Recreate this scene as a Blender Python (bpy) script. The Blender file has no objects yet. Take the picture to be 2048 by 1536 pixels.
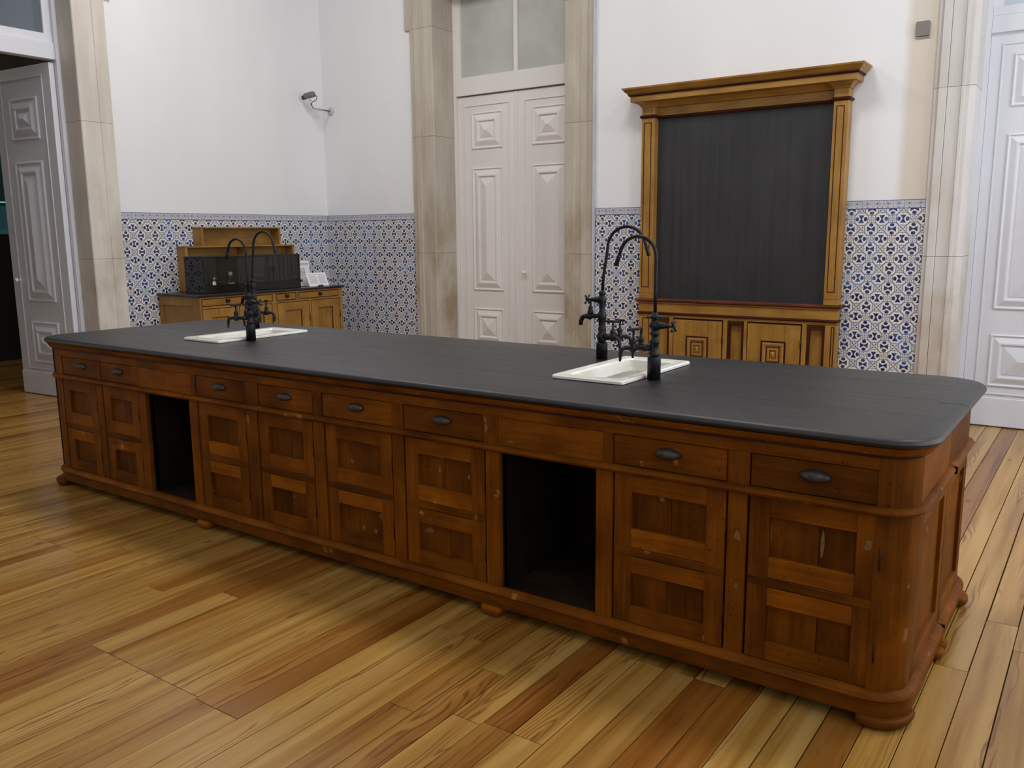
import bpy, bmesh, math, random
from mathutils import Matrix, Vector
random.seed(7)
C = bpy.context.scene.collection
SC = bpy.context.scene
PI = math.pi

# ------------------------------------------------------------------ camera
F = Vector((-0.567, 0.806, -0.171))
yaw, pit, roll = 0.6128034, -0.1718077, -0.0085585
cam = bpy.data.cameras.new('camera')
cam_ob = bpy.data.objects.new('camera', cam); C.objects.link(cam_ob)
f_ = Vector((-math.sin(yaw)*math.cos(pit), math.cos(yaw)*math.cos(pit), math.sin(pit)))
r_ = Vector((math.cos(yaw), math.sin(yaw), 0)); u_ = r_.cross(f_)
r2 = r_*math.cos(roll) + u_*math.sin(roll); u2 = -r_*math.sin(roll) + u_*math.cos(roll)
cam_ob.matrix_world = Matrix(((r2.x, u2.x, -f_.x, 4.316), (r2.y, u2.y, -f_.y, -2.4112), (r2.z, u2.z, -f_.z, 1.3891), (0, 0, 0, 1)))
cam.sensor_width = 36.0; cam.lens = 1716.494/2048*36.0; cam.clip_start = 0.05; cam.clip_end = 60
SC.camera = cam_ob

# ------------------------------------------------------------------ world, lamps, exposure
w = bpy.data.worlds.new('world'); SC.world = w; w.use_nodes = True
w.node_tree.nodes['Background'].inputs[0].default_value = (0.55, 0.68, 0.95, 1)
w.node_tree.nodes['Background'].inputs[1].default_value = 0.4
SC.view_settings.view_transform = 'Standard'; SC.view_settings.look = 'None'
SC.view_settings.gamma = 1; SC.view_settings.exposure = -0.13; SC.view_settings.use_curve_mapping = False

def area(name, loc, rot, sx, sy, power, col, spread=180):
    l = bpy.data.lights.new(name, 'AREA'); l.shape = 'RECTANGLE'; l.size = sx; l.size_y = sy
    l.energy = power; l.color = col; l.spread = math.radians(spread)
    o = bpy.data.objects.new(name, l); C.objects.link(o); o.location = loc; o.rotation_euler = rot
    return o
area('far_room_fill_light', (-5.0, 0.6, 4.9), (0, 0, 0), 0.5, 0.5, 20, (1.0, 0.9, 0.75))  # added fill with no lamp behind it, brightens the far room
WIN_Y = (-3.0, 0.2, 3.0)
for wy, wp in zip(WIN_Y, (44, 50, 70)):            # daylight in the tall windows of the right wall
    area('window_daylight', (6.42, wy, 2.45), (0, PI/2, 0), 2.6, 1.3, wp, (0.83, 0.91, 1.0))
for lx in (-0.9, 2.0, 4.9):                        # ceiling lamps
    for ly in (-2.6, 1.6):
        area('ceiling_lamp_light', (lx, ly, 5.06), (0, 0, 0), 0.9, 0.9, 65 if ly > 0 else 13, (1.0, 0.97, 0.94))

# ------------------------------------------------------------------ node helpers
def new_mat(name):
    m = bpy.data.materials.new(name); m.use_nodes = True
    nt = m.node_tree
    return m, nt, nt.nodes['Principled BSDF']
def node(nt, typ, **kw):
    n = nt.nodes.new(typ)
    for k, v in kw.items(): setattr(n, k, v)
    return n
def put(nt, sock, v):
    if isinstance(v, bpy.types.NodeSocket): nt.links.new(v, sock)
    else: sock.default_value = v
def mth(nt, op, *a, clamp=False):
    n = node(nt, 'ShaderNodeMath', operation=op); n.use_clamp = clamp
    for i, x in enumerate(a): put(nt, n.inputs[i], x)
    return n.outputs[0]
class V:                                           # scalar expression that writes Math nodes
    def __init__(s, nt, x): s.nt, s.x = nt, x
    def _(s, op, *o, **k): return V(s.nt, mth(s.nt, op, s.x, *[q.x if isinstance(q, V) else q for q in o], **k))
    def __add__(s, o): return s._('ADD', o)
    __radd__ = __add__
    def __sub__(s, o): return s._('SUBTRACT', o)
    def __rsub__(s, o): return V(s.nt, mth(s.nt, 'SUBTRACT', o, s.x))
    def __mul__(s, o): return s._('MULTIPLY', o)
    __rmul__ = __mul__
    def __truediv__(s, o): return s._('DIVIDE', o)
    def abs(s): return s._('ABSOLUTE')
    def mx(s, o): return s._('MAXIMUM', o)
    def mn(s, o): return s._('MINIMUM', o)
    def frac(s): return s._('FRACT')
    def sqrt(s): return s._('SQRT')
    def below(s, t, soft=0.03):                    # 1 where s < t
        return (0.5 + (t - s)/(2*soft))._('ADD', 0.0, clamp=True)
def mixc(nt, fac, a, b, mode='MIX'):
    n = node(nt, 'ShaderNodeMix', data_type='RGBA', blend_type=mode)
    put(nt, n.inputs[0], fac); put(nt, n.inputs[6], a); put(nt, n.inputs[7], b)
    return n.outputs[2]
def ramp(nt, fac, stops, interp='LINEAR'):
    n = node(nt, 'ShaderNodeValToRGB'); n.color_ramp.interpolation = interp
    e = n.color_ramp.elements
    while len(e) < len(stops): e.new(0.5)
    for q, (p, c) in zip(e, stops): q.position = p; q.color = (*c, 1) if len(c) == 3 else c
    put(nt, n.inputs[0], fac); return n.outputs[0]
def coords(nt, scale, rnd=True):
    t = node(nt, 'ShaderNodeTexCoord').outputs['Object']
    if rnd:
        oi = node(nt, 'ShaderNodeObjectInfo')
        s = mth(nt, 'MULTIPLY', oi.outputs['Random'], 37.0)
        cmb = node(nt, 'ShaderNodeCombineXYZ')
        for i in range(3): nt.links.new(s, cmb.inputs[i])
        a = node(nt, 'ShaderNodeVectorMath', operation='ADD'); nt.links.new(t, a.inputs[0]); nt.links.new(cmb.outputs[0], a.inputs[1]); t = a.outputs[0]
    m = node(nt, 'ShaderNodeVectorMath', operation='MULTIPLY'); nt.links.new(t, m.inputs[0]); m.inputs[1].default_value = scale
    return m.outputs[0]
def noise(nt, vec, scale, detail=4, rough=0.55, dist=0.0):
    n = node(nt, 'ShaderNodeTexNoise'); nt.links.new(vec, n.inputs['Vector'])
    n.inputs['Scale'].default_value = scale; n.inputs['Detail'].default_value = detail
    n.inputs['Roughness'].default_value = rough; n.inputs['Distortion'].default_value = dist
    return n.outputs['Fac']
def bump(nt, b, h, strength, dist=0.002):
    n = node(nt, 'ShaderNodeBump'); n.inputs['Strength'].default_value = strength; n.inputs['Distance'].default_value = dist
    put(nt, n.inputs['Height'], h); nt.links.new(n.outputs[0], b.inputs['Normal'])
def obcol(nt, c):
    oi = node(nt, 'ShaderNodeObjectInfo')
    return mixc(nt, 1.0, c, oi.outputs['Color'], 'MULTIPLY')

def wood(name, dark, light, axis, rough=0.45, patch=None, bs=0.15, spec=0.5, blotch=0.35, lo=0.36):
    m, nt, b = new_mat(name)
    sc = [14, 14, 14]; sc[axis] = 0.9
    v = coords(nt, sc); n1 = noise(nt, v, 3.0, 6, 0.62, 0.6)
    sc2 = [60, 60, 60]; sc2[axis] = 1.5
    n2 = noise(nt, coords(nt, sc2), 2.2, 3, 0.6)
    n3 = noise(nt, coords(nt, (3, 3, 3)), 1.3, 3)
    f = V(nt, n1)*0.45 + V(nt, n2)*0.2 + V(nt, n3)*0.35
    c = ramp(nt, f.x, [(lo, dark), (0.70, light)])
    d = ramp(nt, n3, [(0.30, (1-blotch,)*3), (0.62, (1, 1, 1))])
    c = mixc(nt, 1.0, c, d, 'MULTIPLY')
    dots = noise(nt, coords(nt, (1, 1, 1)), 85, 2, 0.5)          # small dark pits
    c = mixc(nt, ramp(nt, dots, [(0.26, (0.75,)*3), (0.32, (0, 0, 0))]), c, (dark[0]*0.3, dark[1]*0.3, dark[2]*0.3, 1))
    if patch:                                                       # old putty repairs
        pn = noise(nt, coords(nt, (9, 9, 9)), 1.3, 3, 0.5)
        c = mixc(nt, ramp(nt, pn, [(0.69, (0, 0, 0)), (0.72, (0.7,)*3)]), c, (*patch, 1))
    nt.links.new(obcol(nt, c), b.inputs['Base Color'])
    b.inputs['Roughness'].default_value = rough; b.inputs['Specular IOR Level'].default_value = spec
    bump(nt, b, n2, bs); return m
def plain(name, col, rough=0.5, metal=0.0, var=0.12, sc=6.0, bs=0.0, spec=0.5):
    m, nt, b = new_mat(name)
    n = noise(nt, coords(nt, (1, 1, 1)), sc, 4)
    c = ramp(nt, n, [(0.3, [x*(1-var) for x in col]), (0.7, [min(1, x*(1+var*0.5)) for x in col])])
    nt.links.new(obcol(nt, c), b.inputs['Base Color'])
    b.inputs['Roughness'].default_value = rough; b.inputs['Metallic'].default_value = metal; b.inputs['Specular IOR Level'].default_value = spec
    if bs: bump(nt, b, noise(nt, coords(nt, (1, 1, 1)), sc*8, 4), bs)
    return m

BW = ((0.074, 0.0180, 0.0008), (0.265, 0.080, 0.0035))
bench_h = wood('bench_wood_horizontal', *BW, 0, 0.48, (0.30, 0.15, 0.045), spec=0.08, lo=0.30)
bench_v = wood('bench_wood_vertical', *BW, 2, 0.48, (0.30, 0.15, 0.045), spec=0.08, lo=0.30)
bench_y = wood('bench_wood_end', *BW, 1, 0.48, spec=0.15, lo=0.30)
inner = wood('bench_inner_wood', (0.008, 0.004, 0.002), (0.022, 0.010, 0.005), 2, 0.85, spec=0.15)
OW = ((0.24, 0.110, 0.016), (0.45, 0.240, 0.045))
ochre_h = wood('ochre_wood_horizontal', *OW, 0, 0.4, blotch=0.15, bs=0.05)
ochre_v = wood('ochre_wood_vertical', *OW, 2, 0.4, blotch=0.15, bs=0.05)
inlay = wood('dark_inlay_wood', (0.035, 0.010, 0.006), (0.075, 0.020, 0.011), 0, 0.5, bs=0.03, spec=0.12)
iron = plain('blackened_iron', (0.018, 0.018, 0.020), 0.42, 0.55, 0.5, 40, 0.15)
bronze = plain('dull_bronze', (0.072, 0.066, 0.060), 0.45, 0.6, 0.5, 60, 0.25)
white_paint = plain('white_door_paint', (0.77, 0.74, 0.725), 0.38, 0, 0.05, 2.0)
white_cool = plain('cool_white_door_paint', (0.70, 0.71, 0.76), 0.38, 0, 0.04, 2.0)
black_gloss = plain('black_gloss_acrylic', (0.006, 0.006, 0.006), 0.06, 0, 0.2, 3)
black_stone = plain('black_counter', (0.012, 0.012, 0.014), 0.22, 0, 0.4, 20)
chrome = plain('brushed_steel', (0.55, 0.56, 0.57), 0.25, 0.9, 0.1, 10)
grey_plastic = plain('grey_plastic', (0.20, 0.18, 0.17), 0.6, 0, 0.05)
dark_plastic = plain('dark_plastic', (0.03, 0.03, 0.03), 0.5, 0, 0.05)
hidden_wall = plain('far_room_wall', (0.16, 0.14, 0.12), 0.9, 0, 0.1)
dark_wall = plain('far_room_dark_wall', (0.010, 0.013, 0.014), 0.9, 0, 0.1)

def m_ceramic():
    m, nt, b = new_mat('glazed_white_ceramic')
    n = noise(nt, coords(nt, (1, 1, 1)), 5, 3); c = ramp(nt, n, [(0.3, (0.74, 0.70, 0.58)), (0.62, (0.86, 0.85, 0.80))])
    ch = noise(nt, coords(nt, (1, 1, 1)), 38, 3, 0.6)
    c = mixc(nt, ramp(nt, ch, [(0.735, (0, 0, 0)), (0.755, (1, 1, 1))]), c, (0.10, 0.06, 0.04, 1))
    nt.links.new(c, b.inputs['Base Color']); b.inputs['Roughness'].default_value = 0.16
    return m
ceramic = m_ceramic(); basin_mat = plain('worn_basin_glaze', (0.30, 0.295, 0.26), 0.3, 0, 0.25, 8)
def m_top():
    m, nt, b = new_mat('black_bench_top')
    s1 = noise(nt, coords(nt, (0.5, 12, 1)), 4, 5, 0.6); s2 = noise(nt, coords(nt, (1, 1, 1)), 2.0, 4)
    s3 = noise(nt, coords(nt, (2, 60, 2)), 6, 4, 0.7)
    f = V(nt, s1)*0.4 + V(nt, s2)*0.4 + V(nt, s3)*0.3
    c = ramp(nt, f.x, [(0.35, (0.006, 0.006, 0.0068)), (0.75, (0.021, 0.0195, 0.0205))])
    nt.links.new(c, b.inputs['Base Color'])
    put(nt, b.inputs['Roughness'], (V(nt, s1)*0.25 + 0.30).x); b.inputs['Specular IOR Level'].default_value = 0.42
    bump(nt, b, s3, 0.25); return m
top_mat = m_top()
def m_board():
    m, nt, b = new_mat('slate_blackboard')
    s1 = noise(nt, coords(nt, (16, 1, 0.35)), 1.6, 5, 0.6); s2 = noise(nt, coords(nt, (1, 1, 1)), 3, 5)
    f = V(nt, s1)*0.7 + V(nt, s2)*0.35
    c = ramp(nt, f.x, [(0.33, (0.011, 0.011, 0.012)), (0.75, (0.032, 0.032, 0.036))])
    nt.links.new(c, b.inputs['Base Color']); b.inputs['Roughness'].default_value = 0.5; return m
slate = m_board()
def m_plaster(name, band=None):
    m, nt, b = new_mat(name)
    n = noise(nt, coords(nt, (1, 1, 0.35), False), 1.7, 4)
    c = ramp(nt, n, [(0.3, (0.755, 0.76, 0.775)), (0.7, (0.805, 0.81, 0.83))])
    if band:                                       # limewash band beside the stone surround
        x = V(nt, node(nt, 'ShaderNodeSeparateXYZ').outputs[0]); t = node(nt, 'ShaderNodeTexCoord')
        nt.links.new(t.outputs['Object'], x.x.node.inputs[0])
        c = mixc(nt, x.below(band, 0.03).x, (0.66, 0.60, 0.52, 1), c)
    nt.links.new(c, b.inputs['Base Color']); b.inputs['Roughness'].default_value = 0.8
    bump(nt, b, noise(nt, coords(nt, (1, 1, 1), False), 30, 4), 0.04); return m
plaster = m_plaster('white_plaster'); plaster_b = m_plaster('white_plaster_back', 3.0)
def m_stone(name, a, c2, stain, amt):
    m, nt, b = new_mat(name)
    v = coords(nt, (9, 9, 0.8), False); n1 = noise(nt, v, 1.6, 5, 0.6); n2 = noise(nt, coords(nt, (3, 3, 1.6), False), 1.1, 4, 0.6)
    c = ramp(nt, n1, [(0.3, a), (0.7, c2)])
    sz = node(nt, 'ShaderNodeSeparateXYZ'); nt.links.new(node(nt, 'ShaderNodeTexCoord').outputs['Object'], sz.inputs[0])
    low = V(nt, sz.outputs[2]).below(1.55, 0.45)*0.75 + 0.25; sn = V(nt, ramp(nt, n2, [(0.42, (0, 0, 0)), (0.62, (1, 1, 1))]))
    c = mixc(nt, (low*sn*amt).x, c, (*stain, 1))
    pit = noise(nt, coords(nt, (1, 1, 0.5), False), 45, 3); c = mixc(nt, ramp(nt, pit, [(0.225, (0.4,)*3), (0.28, (0, 0, 0))]), c, (0.22, 0.18, 0.13, 1))
    nt.links.new(obcol(nt, c), b.inputs['Base Color']); b.inputs['Roughness'].default_value = 0.75
    bump(nt, b, n1, 0.15); return m
stone_c = m_stone('limestone_tan', (0.43, 0.385, 0.315), (0.53, 0.485, 0.41), (0.30, 0.22, 0.13), 0.85)
stone_l = m_stone('limestone_pale', (0.56, 0.52, 0.455), (0.66, 0.62, 0.56), (0.40, 0.345, 0.27), 0.65)
stone_r = m_stone('limestone_grey', (0.57, 0.55, 0.52), (0.66, 0.64, 0.62), (0.47, 0.375, 0.28), 0.7)
def m_floor():
    m, nt, b = new_mat('pine_floor_boards')
    # cathedral figure: distance to a tilted heart line, warped by slow noise along the board
    vw = coords(nt, (9, 1.5, 1)); wn = noise(nt, vw, 1.0, 2, 0.5)
    sep = node(nt, 'ShaderNodeSeparateXYZ'); nt.links.new(coords(nt, (1, 1, 1), False), sep.inputs[0])
    oi = node(nt, 'ShaderNodeObjectInfo'); rn = V(nt, oi.outputs['Random'])
    X = V(nt, sep.outputs[0]); Y = V(nt, sep.outputs[1])
    rad = ((X - (rn - 0.5)*0.11)*(X - (rn - 0.5)*0.11)*1500 + 0.02).sqrt()
    rings = (rad*1.5 + V(nt, wn)*9.0 + Y*0.8)
    saw = (rings.frac() - 0.5).abs()*2
    late = V(nt, ramp(nt, saw.x, [(0.52, (0, 0, 0)), (0.90, (1, 1, 1))]))
    gate = V(nt, ramp(nt, noise(nt, coords(nt, (16, 0.7, 1)), 1.0, 2), [(0.50, (0, 0, 0)), (0.60, (1, 1, 1))]))
    fine = noise(nt, coords(nt, (90, 1.2, 1)), 1.6, 4, 0.65); slow = noise(nt, coords(nt, (14, 0.6, 1)), 1.2, 3)
    base = ramp(nt, (V(nt, slow)*0.85 + V(nt, fine)*0.15).x, [(0.32, (0.215, 0.093, 0.015)), (0.48, (0.335, 0.178, 0.039)), (0.66, (0.42, 0.252, 0.075))])
    c = mixc(nt, (late*gate*0.75).x, base, (0.135, 0.046, 0.011, 1))
    vo = node(nt, 'ShaderNodeTexVoronoi'); nt.links.new(coords(nt, (7, 2.4, 1)), vo.inputs['Vector']); vo.inputs['Scale'].default_value = 1.0
    kn = V(nt, vo.outputs['Distance']).below(0.085, 0.025)
    pick = V(nt, ramp(nt, vo.outputs['Color'], [(0.62, (0, 0, 0)), (0.64, (1, 1, 1))]))
    c = mixc(nt, (kn*pick*0.7).x, c, (0.14, 0.055, 0.02, 1))
    nt.links.new(obcol(nt, c), b.inputs['Base Color'])
    put(nt, b.inputs['Roughness'], (V(nt, fine)*0.15 + 0.17).x); b.inputs['Specular IOR Level'].default_value = 0.45
    bump(nt, b, fine, 0.05); return m
floor_mat = m_floor()
subfloor_mat = plain('floor_gap', (0.045, 0.022, 0.010), 0.8)

BLUE, LINE = (0.007, 0.011, 0.100, 1), (0.030, 0.042, 0.130, 1)
TS = 0.14
def m_tile():
    m, nt, b = new_mat('azulejo_glaze')
    sep = node(nt, 'ShaderNodeSeparateXYZ'); nt.links.new(node(nt, 'ShaderNodeTexCoord').outputs['Object'], sep.inputs[0])
    a = (V(nt, sep.outputs[0])/(TS/2)).abs(); c = (V(nt, sep.outputs[2])/(TS/2)).abs()
    A = a.mx(c); B = a.mn(c); mm = 1 - A           # mm: from medallion centre towards the rosette, B: sideways
    # octagonal ring line
    octv = mm.mx(B).mx((mm + B)*0.655)
    ring = (octv - 0.645).abs().below(0.034, 0.015)
    inner_ring = (octv - 0.565).abs().below(0.012, 0.02)*0.35
    # bow: two spades spreading sideways
    bow = (mm - (0.090 + (B - 0.06)*0.60)).below(0.0, 0.02)*B.below(0.40, 0.02)*(((mm*mm + (B - 0.50)*(B - 0.50)).sqrt()))._('GREATER_THAN', 0.125)
    # arrow heads along the long axis
    hx = mm - 0.40
    head = ((hx*hx*1.1 + (B - 0.07)*(B - 0.07)*1.4).sqrt()).below(0.165, 0.02)
    stem = B.below(0.03, 0.015)*(mm - 0.52).abs().below(0.12, 0.02)
    # X square in the tile corners (A,B near 1)
    p = 1 - A; q = 1 - B
    inq = q.below(0.30, 0.02)
    xl = (p - q).abs().below(0.042, 0.02)*inq
    dots = (((p - 0.17)*(p - 0.17) + (q - 0.17)*(q - 0.17)).sqrt()).below(0.075, 0.02)*inq
    cen = (p*p + q*q).sqrt().below(0.05, 0.02)
    # rosette
    rr = (a*a + c*c).sqrt(); th = mth(nt, 'ARCTAN2', a.x, c.x)
    pet = V(nt, mth(nt, 'COSINE', mth(nt, 'MULTIPLY', th, 8.0)))
    ros = (rr - 0.235).abs().below(0.055, 0.02)*(0 - pet).below(0.1, 0.3) + rr.below(0.06, 0.02) + (rr - 0.125).abs().below(0.028, 0.02)*(pet).below(0.0, 0.3)
    wob = V(nt, noise(nt, coords(nt, (1, 1, 1)), 60, 2))
    lines = (ring*0.9).mx(inner_ring).mx(ros*0.95)
    solid = bow.mx(head).mx(stem).mx(xl*0.75).mx(dots).mx(cen)
    oi = node(nt, 'ShaderNodeObjectInfo')
    cr = mixc(nt, oi.outputs['Random'], (0.76, 0.735, 0.67, 1), (0.70, 0.71, 0.72, 1))
    bl = mixc(nt, mth(nt, 'POWER', oi.outputs['Random'], 5.0), BLUE, (0.03, 0.085, 0.32, 1))
    col = mixc(nt, (lines._('ADD', 0.0, clamp=True)).x, cr, LINE)
    col = mixc(nt, (solid*(wob*0.5 + 0.72))._('ADD', 0.0, clamp=True).x, col, bl)
    nt.links.new(col, b.inputs['Base Color']); b.inputs['Roughness'].default_value = 0.22
    bump(nt, b, noise(nt, coords(nt, (1, 1, 1)), 18, 2), 0.08); return m
tile_mat = m_tile()
def m_border():
    m, nt, b = new_mat('azulejo_border_glaze')
    sep = node(nt, 'ShaderNodeSeparateXYZ'); nt.links.new(node(nt, 'ShaderNodeTexCoord').outputs['Object'], sep.inputs[0])
    X = V(nt, sep.outputs[0]); Z = V(nt, sep.outputs[2])
    edge = (0.029 - Z.abs()).below(0.0035, 0.001)
    xc = ((X/0.07).frac() - 0.5)*0.07
    el = (xc*xc*0.55 + (Z - 0.006)*(Z - 0.006)*2.2).sqrt()
    orn = (el - 0.019).abs().below(0.0022, 0.0015)*0.55 + el.below(0.010, 0.003)*0.75 + (((xc)*(xc) + (Z + 0.02)*(Z + 0.02)).sqrt()).below(0.0045, 0.001)*0.95
    sc = V(nt, ramp(nt, noise(nt, coords(nt, (1, 1, 1)), 150, 2), [(0.45, (0, 0, 0)), (0.6, (0.7,)*3)]))
    joint = (0.035 - xc.abs()).below(0.0018, 0.001)*0.6
    f = edge.mx(orn).mx(sc*0.6).mx(joint)
    col = mixc(nt, f._('ADD', 0.0, clamp=True).x, (0.60, 0.61, 0.62, 1), (0.055, 0.075, 0.20, 1))
    nt.links.new(col, b.inputs['Base Color']); b.inputs['Roughness'].default_value = 0.25; return m
border_mat = m_border()
def m_glass(name, tint, rough=0.0, trans=1.0):
    m, nt, b = new_mat(name)
    b.inputs['Base Color'].default_value = (*tint, 1); b.inputs['Roughness'].default_value = rough
    b.inputs['Transmission Weight'].default_value = trans; b.inputs['IOR'].default_value = 1.45
    return m
frosted = plain('frosted_glass_pane', (0.49, 0.51, 0.465), 0.35, 0, 0.14, 3.0)
frosted_b = plain('frosted_blue_glass_pane', (0.50, 0.58, 0.62), 0.3, 0, 0.06, 3.0)
smoke = m_glass('smoked_glass', (0.80, 0.82, 0.81)); clear = m_glass('clear_glass', (0.97, 0.98, 0.98))
transom_glass = m_glass('reflection_tinted_transom_glass', (0.26, 0.30, 0.36), 0.05, 0.55)  # grey-blue base paints the pane's reflection into its colour
def m_print(name, blocks, tone):
    m, nt, b = new_mat(name)
    sep = node(nt, 'ShaderNodeSeparateXYZ'); nt.links.new(node(nt, 'ShaderNodeTexCoord').outputs['Object'], sep.inputs[0])
    X = V(nt, sep.outputs[0]); Z = V(nt, sep.outputs[2]); fac = None
    for (x0, x1, z0, z1, period, duty) in blocks:
        inb = (X - (x0 + x1)/2).abs().below((x1 - x0)/2, 0.0005)*(Z - (z0 + z1)/2).abs().below((z1 - z0)/2, 0.0005)
        ln = ((Z/period).frac()).below(duty, 0.1)*inb
        br = V(nt, ramp(nt, noise(nt, coords(nt, (420, 1, 60)), 1.0, 2), [(0.4, (0.25,)*3), (0.5, (1, 1, 1))]))
        ln = ln*br; fac = ln if fac is None else fac.mx(ln)
    nt.links.new(mixc(nt, fac.x, (0.80, 0.775, 0.81, 1), (*tone, 1)), b.inputs['Base Color']); b.inputs['Roughness'].default_value = 0.6; return m
def emit(name, col, s):
    m, nt, b = new_mat(name); b.inputs['Emission Color'].default_value = (*col, 1); b.inputs['Emission Strength'].default_value = s
    b.inputs['Base Color'].default_value = (*col, 1); return m

# ------------------------------------------------------------------ mesh helpers
def soften(me, deg):
    me.polygons.foreach_set('use_smooth', [True]*len(me.polygons)); me.set_sharp_from_angle(angle=math.radians(deg))
class MB:
    def __init__(s): s.v = []; s.f = []; s.M = None; s.smooth = False; s.sm = []
    def add(s, vs, fs, smooth=False):
        o = len(s.v)
        s.v += [tuple(s.M @ Vector(p)) if s.M else tuple(p) for p in vs]
        s.f += [[o + i for i in q] for q in fs]; s.sm += [smooth]*len(fs); return s
    def box(s, x0, x1, y0, y1, z0, z1, c=0.0):
        if x1 < x0: x0, x1 = x1, x0
        if y1 < y0: y0, y1 = y1, y0
        if z1 < z0: z0, z1 = z1, z0
        c = min(c, (x1-x0)*0.45, (y1-y0)*0.45, (z1-z0)*0.45)
        if c <= 0:
            return s.add([(x, y, z) for z in (z0, z1) for y in (y0, y1) for x in (x0, x1)],
                         [(0, 2, 3, 1), (4, 5, 7, 6), (0, 1, 5, 4), (2, 6, 7, 3), (0, 4, 6, 2), (1, 3, 7, 5)])
        vs = []
        X = (x0, x1); Y = (y0, y1); Z = (z0, z1); idx = {}
        for i in (0, 1):
            for j in (0, 1):
                for k in (0, 1):
                    sx, sy, sz = 1-2*i, 1-2*j, 1-2*k
                    p = (X[i], Y[j], Z[k])
                    idx[i, j, k] = len(vs)
                    vs += [(p[0], p[1]+sy*c, p[2]+sz*c), (p[0]+sx*c, p[1], p[2]+sz*c), (p[0]+sx*c, p[1]+sy*c, p[2])]
        fs = []
        I = idx
        for i in (0, 1): q = [I[i, 0, 0], I[i, 1, 0], I[i, 1, 1], I[i, 0, 1]]; fs.append(q if i else q[::-1])
        for j in (0, 1): q = [I[0, j, 0]+1, I[0, j, 1]+1, I[1, j, 1]+1, I[1, j, 0]+1]; fs.append(q if j else q[::-1])
        for k in (0, 1): q = [I[0, 0, k]+2, I[1, 0, k]+2, I[1, 1, k]+2, I[0, 1, k]+2]; fs.append(q if k else q[::-1])
        for i in (0, 1):
            for j in (0, 1): fs.append([I[i, j, 0], I[i, j, 0]+1, I[i, j, 1]+1, I[i, j, 1]])
        for i in (0, 1):
            for k in (0, 1): fs.append([I[i, 0, k], I[i, 0, k]+2, I[i, 1, k]+2, I[i, 1, k]])
        for j in (0, 1):
            for k in (0, 1): fs.append([I[0, j, k]+1, I[0, j, k]+2, I[1, j, k]+2, I[1, j, k]+1])
        for q in idx.values(): fs.append([q, q+1, q+2])
        return s.add(vs, fs)
    def frame(s, x0, x1, z0, z1, wd, y0, y1, c=0.0):              # rectangular frame of four bars in the XZ plane
        s.box(x0, x1, y0, y1, z1-wd, z1, c); s.box(x0, x1, y0, y1, z0, z0+wd, c)
        s.box(x0, x0+wd, y0, y1, z0+wd, z1-wd, c); s.box(x1-wd, x1, y0, y1, z0+wd, z1-wd, c); return s
    def lathe(s, prof, base=(0, 0, 0), axis=(0, 0, 1), n=16, cap=True):
        az = Vector(axis).normalized(); ax = az.orthogonal().normalized(); ay = az.cross(ax); b0 = Vector(base)
        vs = []; fs = []
        for r, h in prof:
            for i in range(n):
                t = 2*PI*i/n; vs.append(b0 + az*h + (ax*math.cos(t) + ay*math.sin(t))*r)
        for k in range(len(prof)-1):
            for i in range(n): j = (i+1) % n; fs.append((k*n+i, k*n+j, (k+1)*n+j, (k+1)*n+i))
        s.add(vs, fs, True)
        if cap: s.add(vs[:n], [list(range(n))[::-1]]); s.add(vs[-n:], [list(range(n))])
        return s
    def tube(s, pts, r, n=10):
        pts = [Vector(p) for p in pts]; rr = r if isinstance(r, (list, tuple)) else [r]*len(pts)
        vs = []; fs = []; up = None
        for k, p in enumerate(pts):
            t = (pts[min(k+1, len(pts)-1)] - pts[max(k-1, 0)]).normalized()
            if up is None: up = t.orthogonal().normalized()
            up = (up - t*up.dot(t)).normalized(); sd = t.cross(up)
            for i in range(n): a = 2*PI*i/n; vs.append(p + (up*math.cos(a) + sd*math.sin(a))*rr[k])
        for k in range(len(pts)-1):
            for i in range(n): j = (i+1) % n; fs.append((k*n+i, k*n+j, (k+1)*n+j, (k+1)*n+i))
        s.add(vs, fs, True); m = len(vs)
        s.add(vs[:n], [list(range(n))[::-1]]); s.add(vs[m-n:], [list(range(n))]); return s
    def loft(s, loops, close=False, cap0=False, cap1=False, smooth=False):
        n = len(loops[0]); vs = [p for l in loops for p in l]; fs = []
        K = len(loops)
        for k in range(K if close else K-1):
            k2 = (k+1) % K
            for i in range(n): j = (i+1) % n; fs.append((k*n+i, k*n+j, k2*n+j, k2*n+i))
        s.add(vs, fs, smooth)
        if cap0: s.add(loops[0], [list(range(n))[::-1]])
        if cap1: s.add(loops[-1], [list(range(n))])
        return s
    def prism(s, poly, z0, z1):                                     # polygon (x,y) counter-clockwise, extruded up
        return s.loft([[(x, y, z0) for x, y in poly], [(x, y, z1) for x, y in poly]], cap0=True, cap1=True)
    auto = None
    def build(s, name, mat, parent=None, loc=(0, 0, 0), fix=True):
        me = bpy.data.meshes.new(name); me.from_pydata(s.v, [], s.f)
        me.polygons.foreach_set('use_smooth', s.sm); me.materials.append(mat)
        if fix:
            bm = bmesh.new(); bm.from_mesh(me)
            bmesh.ops.remove_doubles(bm, verts=bm.verts, dist=1e-6)
            bmesh.ops.recalc_face_normals(bm, faces=bm.faces); bm.to_mesh(me); bm.free()
        if s.auto: soften(me, s.auto)
        return link(name, me, parent, loc)
def link(name, me, parent=None, loc=(0, 0, 0)):
    o = bpy.data.objects.new(name, me); C.objects.link(o); o.location = loc
    if parent: o.parent = parent
    return o
def B(*a): return MB().box(*a)
def tag(o, label=None, cat=None, group=None, kind=None):
    if label: o['label'] = label
    if cat: o['category'] = cat
    if group: o['group'] = group
    if kind: o['kind'] = kind
    return o
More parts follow.
